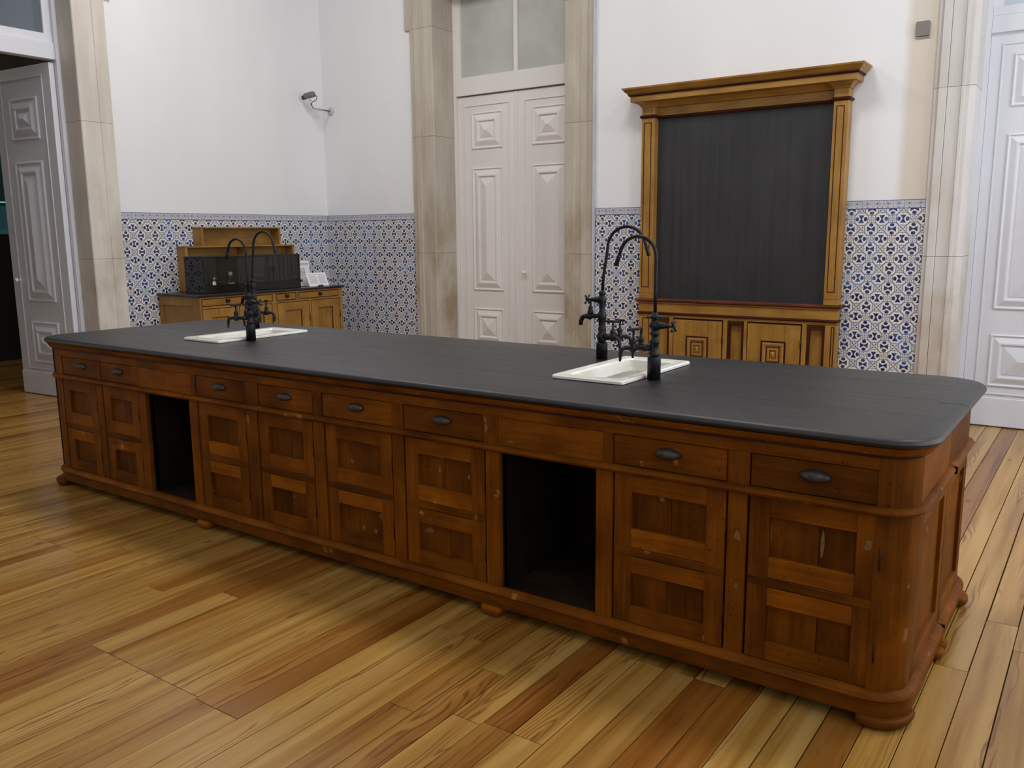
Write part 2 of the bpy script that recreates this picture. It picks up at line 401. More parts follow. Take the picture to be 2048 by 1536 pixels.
def thing(name, label, cat, loc=(0, 0, 0), rz=0, group=None):
    o = bpy.data.objects.new(name, None); C.objects.link(o); o.empty_display_size = 0.1
    o.location = loc; o.rotation_euler = (0, 0, rz); return tag(o, label, cat, group)
def copy_tree(o, parent=None):
    c = o.copy(); C.objects.link(c)
    if parent: c.parent = parent
    for ch in list(o.children): copy_tree(ch, c)
    return c
def struct(name, mb, mat, parent=None, loc=(0, 0, 0)):
    return tag(mb.build(name, mat, parent, loc), kind='structure')
def tint(o, t): o.color = (t, t, t, 1) if isinstance(t, (int, float)) else (*t, 1); return o
RND = random.Random(11)
def rt(lo=0.85, hi=1.12): return RND.uniform(lo, hi)

# ------------------------------------------------------------------ the room
YB, XL = 4.20, -2.755                              # plaster faces of the back and left walls
XR, YF, ZC = 6.5, -4.6, 5.1
fl = struct('floor', MB().box(-7.2, XR+0.3, YF-0.3, 4.9, -0.06, -0.012), subfloor_mat)
PITCH = 0.101; X0 = 3.838
JOINTS = [(1.56, 2.12, -0.98), (2.12, 2.36, -0.99), (2.90, 3.15, -0.596), (3.02, 3.43, -0.02), (0.23, 0.59, -0.535), (1.47, 1.60, -0.44), (0.9, 1.2, -1.25),
          (2.4, 2.6, -0.2), (3.5, 3.7, -0.75), (4.12, 4.3, 0.75), (4.02, 4.12, -0.12), (4.3, 4.42, 0.35), (4.12, 4.22, 1.9)]
TONES = [(1, 1, 1), (1.05, 1.03, 1.0), (0.93, 0.90, 0.86), (1.08, 1.08, 1.06), (0.88, 0.82, 0.76), (1.0, 0.97, 0.92), (0.80, 0.68, 0.56), (1.06, 1.05, 1.02), (1.10, 1.12, 1.15), (0.98, 0.95, 0.9), (0.68, 0.52, 0.40), (1.04, 1.06, 1.1)]
DARK = [(2.99, -0.3, (0.62, 0.42, 0.30)), (3.39, -0.7, (0.66, 0.46, 0.33)), (1.53, -0.2, (0.66, 0.49, 0.38)), (1.63, -0.8, (0.86, 0.74, 0.62)), (2.18, -0.5, (0.80, 0.64, 0.50)),
        (2.28, -0.3, (0.66, 0.50, 0.38)), (2.0, -1.2, (1.05, 1.02, 1.0)), (3.19, -0.7, (1.05, 1.03, 1.0)), (0.93, -1.4, (0.78, 0.62, 0.5)), (3.49, -0.2, (0.7, 0.5, 0.36)), (0.4, -0.2, (0.80, 0.66, 0.52))]
rf = random.Random(3)
k0 = int((-6.6 - X0)/PITCH); k1 = int((XR - X0)/PITCH)
for k in range(k0, k1):
    xa, xb = X0 + k*PITCH, X0 + (k+1)*PITCH; xm = (xa+xb)/2
    far = xm < -3.15
    ya, yb = (-0.9, 3.2) if far else (-2.7, 4.55)
    cuts = [j[2] for j in JOINTS if j[0] < xm < j[1]]
    if not cuts and not far: cuts = [rf.uniform(-1.9, 1.2)]
    elif not far and rf.random() < 0.35: cuts.append(cuts[0] + rf.uniform(1.5, 2.6))
    if 4.0 < xm < 5.6 and len(cuts) < 2: cuts.append(cuts[0] + rf.uniform(0.9, 1.6))
    ys = [ya] + sorted(cuts) + [yb]
    for a, b_ in zip(ys, ys[1:]):
        g = 0.0014 if rf.random() < 0.7 else 0.0026
        hw, hl = PITCH/2 - g, (b_-a)/2 - 0.0012
        o = B(-hw, hw, -hl, hl, -0.02, 0, 0.0005).build('floor_board', floor_mat, fl, (xm, (a+b_)/2, 0), False)
        t = rf.choice(TONES)
        for dx, dy, dt in DARK:
            if xa <= dx < xb and a <= dy < b_: t = dt
        tint(o, t)

def ortho_wall(name, boxes, mat):
    m = MB()
    for q in boxes: m.box(*q)
    return struct(name, m, mat)
# openings: centre door x -1.21..0.27, right door x 3.43..4.92 (both to z 3.75), left doorway y -0.36..1.52
DZ = 3.75
wb = ortho_wall('wall_back', [(-7.2, -1.36, YB, YB+0.6, 0, ZC), (0.42, 3.28, YB, YB+0.6, 0, ZC), (5.07, XR+0.3, YB, YB+0.6, 0, ZC),
                              (-1.36, 0.42, YB, YB+0.6, DZ+0.1, ZC), (3.28, 5.07, YB, YB+0.6, DZ+0.1, ZC), (-1.36, 0.42, YB+0.42, YB+0.6, 0, DZ+0.1), (3.28, 5.07, YB+0.42, YB+0.6, 0, DZ+0.1)], plaster_b)
wl = ortho_wall('wall_left', [(XL-0.31, XL, 1.66, YB, 0, ZC), (XL-0.31, XL, YF, -0.5, 0, ZC), (XL-0.31, XL, -0.5, 1.66, DZ+0.1, ZC)], plaster)
win_boxes = []; ed = [YF] + [q for wy in WIN_Y for q in (wy-0.7, wy+0.7)] + [4.9]
for i in range(0, len(ed), 2): win_boxes.append((XR, XR+0.3, ed[i], ed[i+1], 0, ZC))
for wy in WIN_Y: win_boxes += [(XR, XR+0.3, wy-0.7, wy+0.7, 0, 1.0), (XR, XR+0.3, wy-0.7, wy+0.7, 3.9, ZC)]
ortho_wall('wall_right', win_boxes, plaster)
ortho_wall('wall_front', [(-7.2, XR+0.3, YF-0.3, YF, 0, ZC)], plaster)
ortho_wall('ceiling', [(-7.2, XR+0.3, YF-0.3, 4.9, ZC, ZC+0.2)], plaster)
for i, wy in enumerate(WIN_Y):
    m = MB(); m.box(XR+0.05, XR+0.11, wy-0.7, wy-0.62, 1.0, 3.9); m.box(XR+0.05, XR+0.11, wy+0.62, wy+0.7, 1.0, 3.9)
    m.box(XR+0.05, XR+0.11, wy-0.62, wy+0.62, 1.0, 1.08); m.box(XR+0.05, XR+0.11, wy-0.62, wy+0.62, 3.82, 3.9); m.box(XR+0.05, XR+0.11, wy-0.62, wy+0.62, 2.9, 2.96); m.box(XR+0.05, XR+0.11, wy-0.03, wy+0.03, 1.08, 3.82)
    f = struct('window_%d' % (i+1), m, white_paint)
    B(XR+0.075, XR+0.08, wy-0.62, wy+0.62, 1.08, 3.82).build('pane', clear, f)

# far room seen through the left doorway
ortho_wall('wall_far', [(-7.2, -6.9, YF, YB, 0, ZC)], hidden_wall)
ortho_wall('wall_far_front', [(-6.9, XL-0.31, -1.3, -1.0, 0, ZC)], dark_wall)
ortho_wall('wall_far_back', [(-6.9, XL-0.31, 3.2, 3.5, 0, ZC)], hidden_wall)

# ---- stone door surrounds: stacked blocks extruded from a moulded section
ZJ = (0.0, 1.22, 2.34, 3.34, DZ)
def surround(idx, mat, w0, w1, ear, steps, place, lin=True):
    """section in (s,d): s from opening edge outwards, d depth out of the wall; place maps (s,d)->(x,y)"""
    tr = tag(thing('trim_%d' % idx, None, None), kind='structure')
    for side in (0, 1):
        for a, b_ in zip(ZJ, ZJ[1:]):
            m = MB(); e = ear if a >= 3.3 else 0
            poly = [(0, -0.33)] + steps(e) + [(steps(e)[-1][0], -0.12), (0.14, -0.12), (0.14, -0.33)]
            pts = [place(side, s, d) for s, d in poly]
            m.loft([[(x, y, a+0.0012) for x, y in pts], [(x, y, b_-0.0012) for x, y in pts]], cap0=True, cap1=True)
            tint(m.build('stone_block', mat, tr), rt(0.94, 1.05))
    p0 = place(0, ear + w1, 0.028); p1 = place(1, ear + w1, -0.33); q0 = place(0, 0, 0.028)
    B(p0[0], p1[0], p0[1], p1[1], DZ+0.0012, DZ+0.30, 0.004).build('stone_lintel', mat, tr)
    return tr
def steps_c(e): return [(0, 0.022), (0.006, 0.030), (0.10, 0.030), (0.105, 0.026), (0.165, 0.026), (0.17, 0.034), (0.225, 0.034), (0.228, 0.02), (0.284+e, 0.02)]
def place_c(side, s, d): return ((-1.208 - s) if side == 0 else (0.266 + s), YB - d)
surround(1, stone_c, 0, 0.284, 0.065, steps_c, place_c)
def steps_r(e): return [(0, 0.010), (0.035, 0.026), (0.06, 0.026), (0.064, 0.038), (0.080, 0.038), (0.084, 0.026), (0.165, 0.026), (0.168, 0.018), (0.172, 0.040), (0.218, 0.040), (0.224, 0.016), (0.25+e, 0.016)]
def place_r(side, s, d): return ((3.435 - s) if side == 0 else (4.915 + s), YB - d)
surround(2, stone_r, 0, 0.25, 0.06, steps_r, place_r)
def place_l(side, s, d): return (XL + d, (1.525 + s) if side == 0 else (-0.36 - s))
surround(3, stone_l, 0, 0.284, 0.065, steps_c, place_l)

struct('trim_4', B(0.5515, 0.566, YB-0.034, YB, 0.0, 3.32), plain('grey_cable_strip', (0.50, 0.53, 0.57), 0.5))
# ---- tiles
TILE = {}
def tile_mesh(kind, xa, xb, za, zb):
    key = (kind, round(xa, 3), round(xb, 3), round(za, 3), round(zb, 3))
    if key not in TILE:
        g = 0.0007; m = MB().box(xa+g, xb-g, 0, 0.009, za+g, zb-g, 0.0012)
        me = bpy.data.meshes.new(kind); me.from_pydata(m.v, [], m.f); me.materials.append(tile_mat if kind == 'tile' else border_mat); TILE[key] = me
    return TILE[key]
DADO = 1.612; BH = 0.062
def dado(wall, x_start, x_end, joint, place, rz):
    """tiles between x_start and x_end along the wall; joint = any x of a vertical joint"""
    k = math.floor((x_start - joint)/TS + 1e-6); x = joint + k*TS
    while x < x_end - 0.004:
        xa, xb = max(x, x_start), min(x + TS, x_end); xc = x + TS/2
        if xb - xa > 0.004:
            for r in range(12):
                zt = DADO - BH - r*TS; zc = zt - TS/2; zb = max(zt - TS, 0.0)
                if zt < 0.01: break
                o = link('tile', tile_mesh('tile', xa-xc, xb-xc, zb-zc, zt-zc), wall, place(xc, zc)); o.rotation_euler = (RND.uniform(-.002, .002), RND.uniform(-.002, .002), rz + RND.uniform(-.003, .003))
            o = link('border_tile', tile_mesh('border_tile', xa-xc, xb-xc, -BH/2, BH/2), wall, place(xc, DADO - BH/2)); o.rotation_euler = (0, 0, rz)
        x += TS
pb = lambda x, z: (x, YB-0.008, z)
dado(wb, XL+0.008, -1.494, 2.764, pb, 0)
dado(wb, 0.567, 1.055, 0.849, pb, 0)
dado(wb, 2.655, 3.183, 2.764, pb, 0)
dado(wl, 1.81, YB-0.009, 1.914, lambda y, z: (XL+0.008, y, z), PI/2)

# ---- panelled door leaves
def rect_loft(mb, x0, x1, z0, z1, prof, y=0.0):
    """concentric rectangles; prof = [(inset, height towards -y)]"""
    hw, hh = (x1-x0)/2, (z1-z0)/2; lim = min(hw, hh); loops = []
    for ins, h in prof:
        i = min(ins, lim-0.0005); loops.append([(x0+i, y-h, z0+i), (x1-i, y-h, z0+i), (x1-i, y-h, z1-i), (x0+i, y-h, z1-i)])
    mb.loft(loops, cap0=True, cap1=True); return mb
PANEL = [(0, 0), (0.0, 0.008), (0.010, 0.012), (0.018, 0.004), (0.026, 0.003), (0.070, 0.020), (0.082, 0.020), (0.088, 0.008), (0.102, 0.008), (0.106, 0.012)]
def leaf(door, wdt, mat, flip=False, knob=False, z0=0.006, z1=2.725, xs=1.0, k=1.0, face=1):
    """a leaf in its own frame: x 0..wdt, front towards -y; returned as a part of the door"""
    lf = B(0, wdt, 0, 0.045, z0, z1, 0.002).build('door_leaf', mat, door)
    m = MB().frame(0.085*k, wdt-0.085*k, 0.235, z1-0.085, 0.012, -0.007, 0.0, 0.002); m.build('bead', mat, lf)
    B(0.0, wdt, -0.010, 0, z0, 0.212, 0.004).build('kick_rail', mat, lf)
    px0, px1 = 0.175*k, wdt - 0.165*k
    for za, zb in ((0.295, 0.667), (0.845, 2.042), (2.222, 2.566)):
        pm = MB(); pr = [(a*(k if k < 1.15 else 1.15), h) for a, h in PANEL]
        lim = min(px1-px0, zb-za)/2; pr.append((lim, 0.034)); rect_loft(pm, px0, px1, za, zb, pr); pm.build('raised_panel', mat, lf)
    if knob:
        kx = 0.09*k if knob == 'l' else wdt-0.09*k
        MB().lathe([(0.012, 0), (0.012, 0.004), (0.006, 0.008), (0.007, 0.02), (0.018, 0.03), (0.020, 0.04), (0.014, 0.048), (0.004, 0.05)], (kx, 0, 1.03), (0, -1, 0), 12).build('knob', ceramic, lf)
    return lf
def double_door(n, xa, xb, mat, pane_mat, zr=2.725, k=1.0):
    d = tag(thing('door_%d' % n, None, None, (xa, YB+0.30, 0)), kind='structure'); W = xb - xa; h = W/2
    fr = MB(); fr.box(-0.001, 0.028, -0.012, 0.10, 0, DZ); fr.box(W-0.028, W+0.001, -0.012, 0.10, 0, DZ); fr.box(0.028, W-0.028, -0.012, 0.10, DZ-0.05, DZ)
    fr.build('door_frame', mat, d)
    l1 = leaf(d, h-0.031, mat, k=k); l1.location = (0.029, 0.012, 0)
    l2 = leaf(d, h-0.031, mat, knob='l', k=k); l2.location = (h+0.002, 0.012, 0)
    B(h-0.02, h+0.006, 0.004, 0.012, 0.01, zr, 0.002).build('meeting_strip', mat, d)
    tb = MB(); tb.box(0.028, W-0.028, -0.012, 0.08, zr+0.008, zr+0.12, 0.003); tb.box(0.028, W-0.028, -0.004, 0.08, zr+0.12, zr+0.18, 0.003); tb.build('transom_bar', mat, d)
    sash = MB(); sash.box(0.028, 0.085, 0, 0.05, zr+0.18, DZ-0.05); sash.box(W-0.085, W-0.028, 0, 0.05, zr+0.18, DZ-0.05); sash.box(h-0.022, h+0.022, 0, 0.05, zr+0.18, DZ-0.05); sash.build('transom_sash', mat, d)
    B(0.085, h-0.022, 0.02, 0.026, zr+0.18, DZ-0.05).build('transom_pane', pane_mat, d); B(h+0.022, W-0.085, 0.02, 0.026, zr+0.18, DZ-0.05).build('transom_pane', pane_mat, d)
    return d
double_door(1, -1.208, 0.266, white_paint, frosted)
double_door(2, 3.435, 4.915, white_cool, frosted_b, 2.70, 0.85)
# left doorway: frame, transom, one leaf standing open into the far room
d3 = tag(thing('door_3', None, None, (XL-0.29, 1.525, 0)), kind='structure')
fr = MB(); fr.box(-0.02, 0.08, -0.03, 0, 0, DZ); fr.box(-0.02, 0.08, -1.885, -1.855, 0, DZ); fr.build('door_frame', white_cool, d3)
tb = MB(); tb.box(-0.02, 0.07, -1.855, -0.03, 2.835, 2.965, 0.003); tb.box(-0.02, 0.05, -1.855, -0.03, 2.965, 3.035, 0.003); tb.build('transom_bar', white_cool, d3)
sash = MB(); sash.box(-0.01, 0.04, -0.09, -0.03, 3.035, DZ); sash.box(-0.01, 0.04, -1.855, -1.795, 3.035, DZ); sash.box(-0.01, 0.04, -0.965, -0.92, 3.035, DZ); sash.build('transom_sash', white_cool, d3)
B(0.01, 0.016, -0.92, -0.09, 3.035, DZ).build('transom_pane', transom_glass, d3); B(0.01, 0.016, -1.795, -0.965, 3.035, DZ).build('transom_pane', transom_glass, d3)
lf = leaf(d3, 0.835, white_cool, knob='l', z1=2.815, k=1.27)
lf.location = (-0.790, -0.143, 0); lf.rotation_euler = (0, 0, math.atan2(0.07, 0.90))

# ------------------------------------------------------------------ laboratory bench
BX0, BX1, BY0, BY1, HT = -0.60, 3.93, 0.0, 1.115, 0.851
def rrect(d, z, x0=BX0, x1=BX1, y0=BY0, y1=BY1, rs=(0.14, 0.095, 0.13, 0.14), n=9):
    """rounded rectangle offset outwards by d, corners fl, fr, br, bl"""
    out = []
    for (cx, cy, a0), r in zip(((x0, y0, PI), (x1, y0, -PI/2), (x1, y1, 0), (x0, y1, PI/2)), rs):
        sx = 1 if cx == x0 else -1; sy = 1 if cy == y0 else -1; R = max(r + d, 0.004)
        for i in range(n):
            t = a0 + PI/2*i/(n-1); out.append((cx + sx*r + R*math.cos(t), cy + sy*r + R*math.sin(t), z))
    return out
def ring(layers):
    m = MB().loft([rrect(d, z) for d, z in layers], close=True); m.auto = 38; return m
bench = thing('laboratory_bench', 'long old red-brown wooden laboratory bench with black top, drawers and panelled doors', 'laboratory bench')
# top: a rounded slab sliced into boards, sink holes left open
S = [(0.405, 0.615), (2.737, 0.612)]; SW, SL = 0.1525, 0.303
def slab():
    L = []
    for d, z in ((0.02, 0.822), (0.032, 0.823), (0.041, 0.829), (0.044, 0.836), (0.041, 0.844), (0.034, 0.8495), (0.026, HT)):
        L.append(rrect(d, z, rs=(0.14, 0.085, 0.13, 0.14)))
    bm = bmesh.new(); vs = [[bm.verts.new(p) for p in l] for l in L]; n = len(L[0])
    for a, b_ in zip(vs, vs[1:]):
        for i in range(n): bm.faces.new((a[i], a[(i+1) % n], b_[(i+1) % n], b_[i]))
    bm.faces.new(vs[0][::-1]); bm.faces.new(vs[-1]); return bm
def cut(x0, x1, y0, y1, name='tabletop_board', t=1.0):
    bm = slab()
    for co, no, do in (((x0+0.0001, 0, 0), (-1, 0, 0), x0 > -5), ((x1-0.0001, 0, 0), (1, 0, 0), x1 < 9), ((0, y0+0.0009, 0), (0, -1, 0), y0 > -5), ((0, y1-0.0009, 0), (0, 1, 0), y1 < 9)):
        if not do: continue
        r = bmesh.ops.bisect_plane(bm, geom=bm.verts[:]+bm.edges[:]+bm.faces[:], plane_co=co, plane_no=no, clear_outer=True)
        eds = [e for e in r['geom_cut'] if isinstance(e, bmesh.types.BMEdge)]
        bmesh.ops.contextual_create(bm, geom=eds)
    bmesh.ops.recalc_face_normals(bm, faces=bm.faces)
    me = bpy.data.meshes.new(name); bm.to_mesh(me); bm.free(); me.materials.append(top_mat); soften(me, 42)
    return tint(link(name, me, bench), t)
h = 0.012                                           # the rims of the sinks cover the cut edges by this much
a0, a1 = S[0][0]-SW+h, S[0][0]+SW-h; b0, b1 = S[1][0]-SW+h, S[1][0]+SW-h
y0s, y1s = S[1][1]-SL+h, S[1][1]+SL-h; XE = 3.885
cut(-9, XE, -9, y0s); cut(-9, XE, y1s, 99)
for ya, yb in ((y0s, 0.612), (0.612, y1s)):
    cut(-9, a0, ya, yb); cut(a1, b0, ya, yb); cut(b1, XE, ya, yb)
cut(XE, 99, -9, 0.567); cut(XE, 99, 0.571, 99)
for z0_, z1_ in ((0.626, 0.650), (0.088, 0.113)): B(BX1-0.01, BX1+0.0245, 0.5665, 0.5705, z0_, z1_).build('joint_gap', inner, bench)
# mouldings and a painted shadow strip that run right round
ring([(0.0, 0.798), (0.016, 0.798), (0.021, 0.802), (0.023, 0.808), (0.030, 0.8185), (0.032, 0.8215), (0.0, 0.8215)]).build('cove_moulding', bench_h, bench)
ring([(-0.02, 0.787), (0.003, 0.787), (0.003, 0.797), (-0.02, 0.797)]).build('painted_shadow_strip', inlay, bench)  # dark strip standing in for the shadow line under the cove
ring([(-0.01, 0.626), (0.010, 0.626), (0.017, 0.631), (0.020, 0.638), (0.017, 0.646), (0.010, 0.650), (-0.01, 0.650)]).build('bead_moulding', bench_h, bench)
ring([(-0.01, 0.088), (0.020, 0.088), (0.024, 0.094), (0.022, 0.103), (0.012, 0.112), (-0.01, 0.114)]).build('base_moulding', bench_h, bench)
tint(ring([(-0.02, 0.040), (0.014, 0.040), (0.014, 0.089), (-0.02, 0.089)]).build('plinth', bench_h, bench), 0.8)
# corner posts
def corner_post(ci):
    full = rrect(0.0, 0.0); n = 9; arc = full[ci*n:(ci+1)*n]; inn = rrect(-0.03, 0.0)[ci*n:(ci+1)*n]
    poly = [(p[0], p[1]) for p in arc] + [(p[0], p[1]) for p in inn[::-1]]
    m = MB(); m.auto = 38; m.prism(poly, 0.112, 0.627); m.prism(poly, 0.649, 0.790); tint(m.build('corner_post', bench_v, bench), 0.78)
for ci in range(4): corner_post(ci)
T = 0.022
def stile(x0, x1, z0=0.112, z1=0.627, t=None): return tint(B(x0, x1, 0.0, T, z0, z1, 0.0015).build('stile', bench_v, bench), t or rt(0.75, 1.0))
OP = [(0.362, 0.727), (2.560, 2.958)]
DO = [(-0.435, -0.095), (-0.032, 0.297), (0.792, 1.148), (1.230, 1.588), (1.660, 2.040), (2.104, 2.497), (3.022, 3.411), (3.476, 3.853)]
ST = [(BX0+0.14, -0.438), (-0.092, -0.035), (0.300, 0.362), (0.727, 0.789), (1.151, 1.227), (1.591, 1.657), (2.043, 2.101), (2.500, 2.560), (2.958, 3.019), (3.414, 3.473)]
for a, b_ in ST: stile(a, b_)
# frieze above the bead: top rail, blocks between drawers, blanks over the knee holes
tint(B(BX0+0.14, BX1-0.095, 0.0, T, 0.752, 0.790, 0.0015).build('top_rail', bench_h, bench), 1.0)
DR = DO
FB = [(BX0+0.14, -0.422), (-0.055, -0.042), (0.293, 0.318), (0.752, 0.786), (1.153, 1.240), (1.592, 1.648), (2.046, 2.101), (2.493, 2.555), (2.985, 3.019), (3.409, 3.476), (3.855, 3.858)]
for a, b_ in FB:
    if b_ - a > 0.01: tint(B(a, b_, 0.0, T, 0.649, 0.752, 0.0012).build('drawer_divider', bench_v, bench), rt(0.8, 1.05))
DRAW = [(-0.422, -0.055), (-0.042, 0.293), (0.786, 1.153), (1.240, 1.592), (1.648, 2.046), (2.101, 2.493), (3.019, 3.409), (3.476, 3.855)]
DT = [0.62, 1.0, 0.72, 0.95, 0.98, 0.66, 0.95, 0.62]
for a, b_ in ((0.318, 0.752), (2.555, 2.985)): tint(B(a+0.001, b_-0.001, 0.001, T, 0.650, 0.751, 0.0015).build('fascia_board', bench_h, bench), 1.08)
def shell_handle():
    m = MB(); n, k = 14, 5; W_, H_, D_ = 0.046, 0.019, 0.024; loops = []
    for j in range(k+1):
        f = j/k; sc = math.cos(f*PI/2*0.97); loops.append([(W_*sc*math.cos(2*PI*i/n), -D_*math.sin(f*PI/2), H_*sc*math.sin(2*PI*i/n)*(1.0 if i <= n//2 else 0.92)) for i in range(n)])
    m.loft(loops, cap0=True, cap1=True, smooth=True)
    m.box(-0.036, 0.036, -0.0025, 0, -0.010, 0.010, 0.002); return m
HM = None
for (a, b_), t in zip(DRAW, DT):
    d = tint(B(a+0.004, b_-0.004, 0.004, 0.03, 0.6525, 0.7495, 0.0015).build('drawer', bench_h, bench), t)
    if HM is None: hd = shell_handle().build('handle', bronze, d); HM = hd.data
    else: hd = link('handle', HM, d)
    hd.location = ((a+b_)/2 + (0.02 if a < -0.3 else 0), 0.004, 0.709); hd['label'] = 'dull bronze shell handle'
FILL = [(3.541, 0.508, 0.006, 0.045, 0.018), (3.692, 0.505, 0.006, 0.048, 0.018), (3.447, 0.490, 0.012, 0.022, 0.0), (3.818, 0.535, 0.015, 0.017, 0.003), (2.61, 0.668, 0.018, 0.006, 0.001), (3.19, 0.555, 0.012, 0.012, 0.018),
        (1.80, 0.475, 0.009, 0.010, 0.018), (1.855, 0.200, 0.011, 0.014, 0.018), (1.92, 0.197, 0.012, 0.013, 0.018), (2.27, 0.508, 0.008, 0.012, 0.018), (2.41, 0.505, 0.006, 0.012, 0.018), (1.43, 0.262, 0.006, 0.012, 0.018), (2.505, 0.705, 0.008, 0.02, 0.0), (3.45, 0.33, 0.008, 0.014, 0.0)]
def bench_door(a, b_):
    z0, z1 = 0.1155, 0.6235; a += 0.0045; b_ -= 0.0045; sw = 0.062
    d = tint(B(a, a+sw, 0.003, T, z0, z1, 0.0012).build('door', bench_v, bench), rt(0.85, 1.0))
    tint(B(b_-sw, b_, 0.003, T, z0, z1, 0.0012).build('door_stile', bench_v, d), rt(0.85, 1.0))
    for za, zb, t in ((0.565, z1, 1.0), (0.378, 0.440, 1.25), (0.289, 0.346, 1.3), (z0, 0.174, 0.85)):
        tint(B(a+sw, b_-sw, 0.003, T, za, zb, 0.0012).build('rail', bench_h, d), t*rt(0.92, 1.08))
    tint(B(a+0.001, b_-0.001, 0.001, T, 0.348, 0.3765, 0.003).build('divider_strip', bench_h, d), 0.62*rt(0.8, 1.3))
    for za, zb in ((0.438, 0.567), (0.172, 0.291)):
        mid = (a+b_)/2 + RND.uniform(-0.02, 0.03)
        for xa, xb in ((a+sw-0.004, mid-0.0008), (mid+0.0008, b_-sw+0.004)):
            tint(B(xa, xb, 0.018, 0.024, za, zb, 0.0012).build('panel_board', bench_v, d), rt(0.62, 0.82))
    for hz in (0.50, 0.23): MB().lathe([(0.0028, -0.032), (0.0028, 0.032)], (b_+0.002, 0.002, hz), (0, 0, 1), 8).build('hinge', inlay, d)
for a, b_ in DO: bench_door(a, b_)
# pale filler in old cracks and holes
filler = plain('wood_filler', (0.19, 0.095, 0.026), 0.7, 0, 0.6, 90)
def fill(x, z, w_, h_, y):
    rr_ = random.Random(int(x*1000)); n = 9; pts = []
    for i in range(n): t = 2*PI*i/n; k_ = rr_.uniform(0.6, 1.05); pts.append((x + w_*k_*math.cos(t), z + h_*k_*math.sin(t)))
    MB().loft([[(a, y-0.0006, b_) for a, b_ in pts], [(a, y+0.004, b_) for a, b_ in pts]], cap0=True, cap1=True).build('wood_filler', filler, bench)
for q in FILL: fill(*q)
# carcass behind the fronts, knee holes
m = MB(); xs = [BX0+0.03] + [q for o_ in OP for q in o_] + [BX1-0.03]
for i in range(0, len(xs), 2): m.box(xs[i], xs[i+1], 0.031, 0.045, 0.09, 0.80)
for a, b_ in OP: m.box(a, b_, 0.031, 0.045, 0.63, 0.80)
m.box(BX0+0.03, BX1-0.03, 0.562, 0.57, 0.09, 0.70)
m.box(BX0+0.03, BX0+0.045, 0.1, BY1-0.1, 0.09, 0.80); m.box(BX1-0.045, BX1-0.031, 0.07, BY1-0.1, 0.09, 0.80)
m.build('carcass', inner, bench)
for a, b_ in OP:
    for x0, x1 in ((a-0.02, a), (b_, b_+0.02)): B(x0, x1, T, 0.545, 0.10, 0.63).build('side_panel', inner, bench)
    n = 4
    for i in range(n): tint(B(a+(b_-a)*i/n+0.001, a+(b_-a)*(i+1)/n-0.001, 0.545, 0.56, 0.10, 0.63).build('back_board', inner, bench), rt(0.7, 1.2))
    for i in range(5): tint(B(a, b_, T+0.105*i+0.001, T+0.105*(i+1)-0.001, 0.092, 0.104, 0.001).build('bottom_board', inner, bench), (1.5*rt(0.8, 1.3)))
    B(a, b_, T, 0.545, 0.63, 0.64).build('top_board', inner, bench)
# right and left end fronts, two frames each, and the rear
def end_frame(x, sgn, ya, yb):
    xi = x - sgn*T; X = sorted((x, xi)); zs = (0.112, 0.172, 0.568, 0.627)
    for q in ((ya, ya+0.055), (yb-0.05, yb)): tint(B(X[0], X[1], q[0], q[1], 0.112, 0.627, 0.0012).build('stile', bench_v, bench), rt(0.9, 1.05))
    for z0, z1 in ((0.112, 0.172), (0.568, 0.627)): tint(B(X[0], X[1], ya+0.055, yb-0.05, z0, z1, 0.0012).build('rail', bench_y, bench), rt(0.9, 1.05))
    p = sorted((x - sgn*0.020, x - sgn*0.012)); tint(B(p[0], p[1], ya+0.05, yb-0.045, 0.168, 0.572).build('end_panel', bench_v, bench), 0.95)
    tint(B(X[0], X[1], ya, yb, 0.649, 0.790, 0.0012).build('end_fascia', bench_y, bench), 1.0)
end_frame(BX1, 1, 0.097, 0.5655); end_frame(BX1, 1, 0.5705, BY1-0.132)
end_frame(BX0, -1, 0.142, 0.5655); end_frame(BX0, -1, 0.5705, BY1-0.142)
bx = [BX0+0.14, 0.30, 0.95, 1.66, 2.40, 3.10, BX1-0.13]
for a, b_ in zip(bx, bx[1:]):
    tint(B(a+0.001, b_-0.001, BY1-T, BY1, 0.649, 0.790, 0.0012).build('rear_fascia', bench_h, bench), rt())
    tint(B(a+0.001, b_-0.001, BY1-T, BY1-0.006, 0.112, 0.627, 0.0012).build('rear_panel', bench_v, bench), rt(0.7, 0.9))
    for q in (a, b_-0.05): B(q+0.001, q+0.049, BY1-0.008, BY1, 0.112, 0.627, 0.0012).build('stile', bench_v, bench)
# feet
def slab_foot(x0, x1, y0, y1, rs, t=0.9):
    L = [[(p[0], p[1], z) for p in rrect(d, 0, x0, x1, y0, y1, rs, 7)] for d, z in ((-0.026, 0.0), (-0.014, 0.004), (-0.004, 0.014), (0.001, 0.024), (0.001, 0.034), (-0.003, 0.0395), (-0.008, 0.0405))]
    tint(MB().loft(L, cap0=True, cap1=True, smooth=True).build('foot', bench_h, bench), t)
slab_foot(BX1-0.115, BX1+0.024, -0.024, 0.11, (0.02, 0.10, 0.02, 0.02), 0.75); slab_foot(BX0-0.036, BX0+0.12, -0.036, 0.12, (0.13, 0.03, 0.02, 0.03))
slab_foot(BX1-0.12, BX1+0.036, BY1-0.11, BY1+0.036, (0.02, 0.03, 0.11, 0.03)); slab_foot(BX0-0.036, BX0+0.12, BY1-0.12, BY1+0.036, (0.03, 0.02, 0.03, 0.13))
for fx in (0.80, 2.525): slab_foot(fx-0.04, fx+0.045, -0.032, 0.09, (0.02, 0.02, 0.02, 0.02), 1.5)
for fy in (0.505, 0.575): slab_foot(BX1-0.10, BX1+0.030, fy, fy+0.062, (0.015, 0.02, 0.02, 0.015))

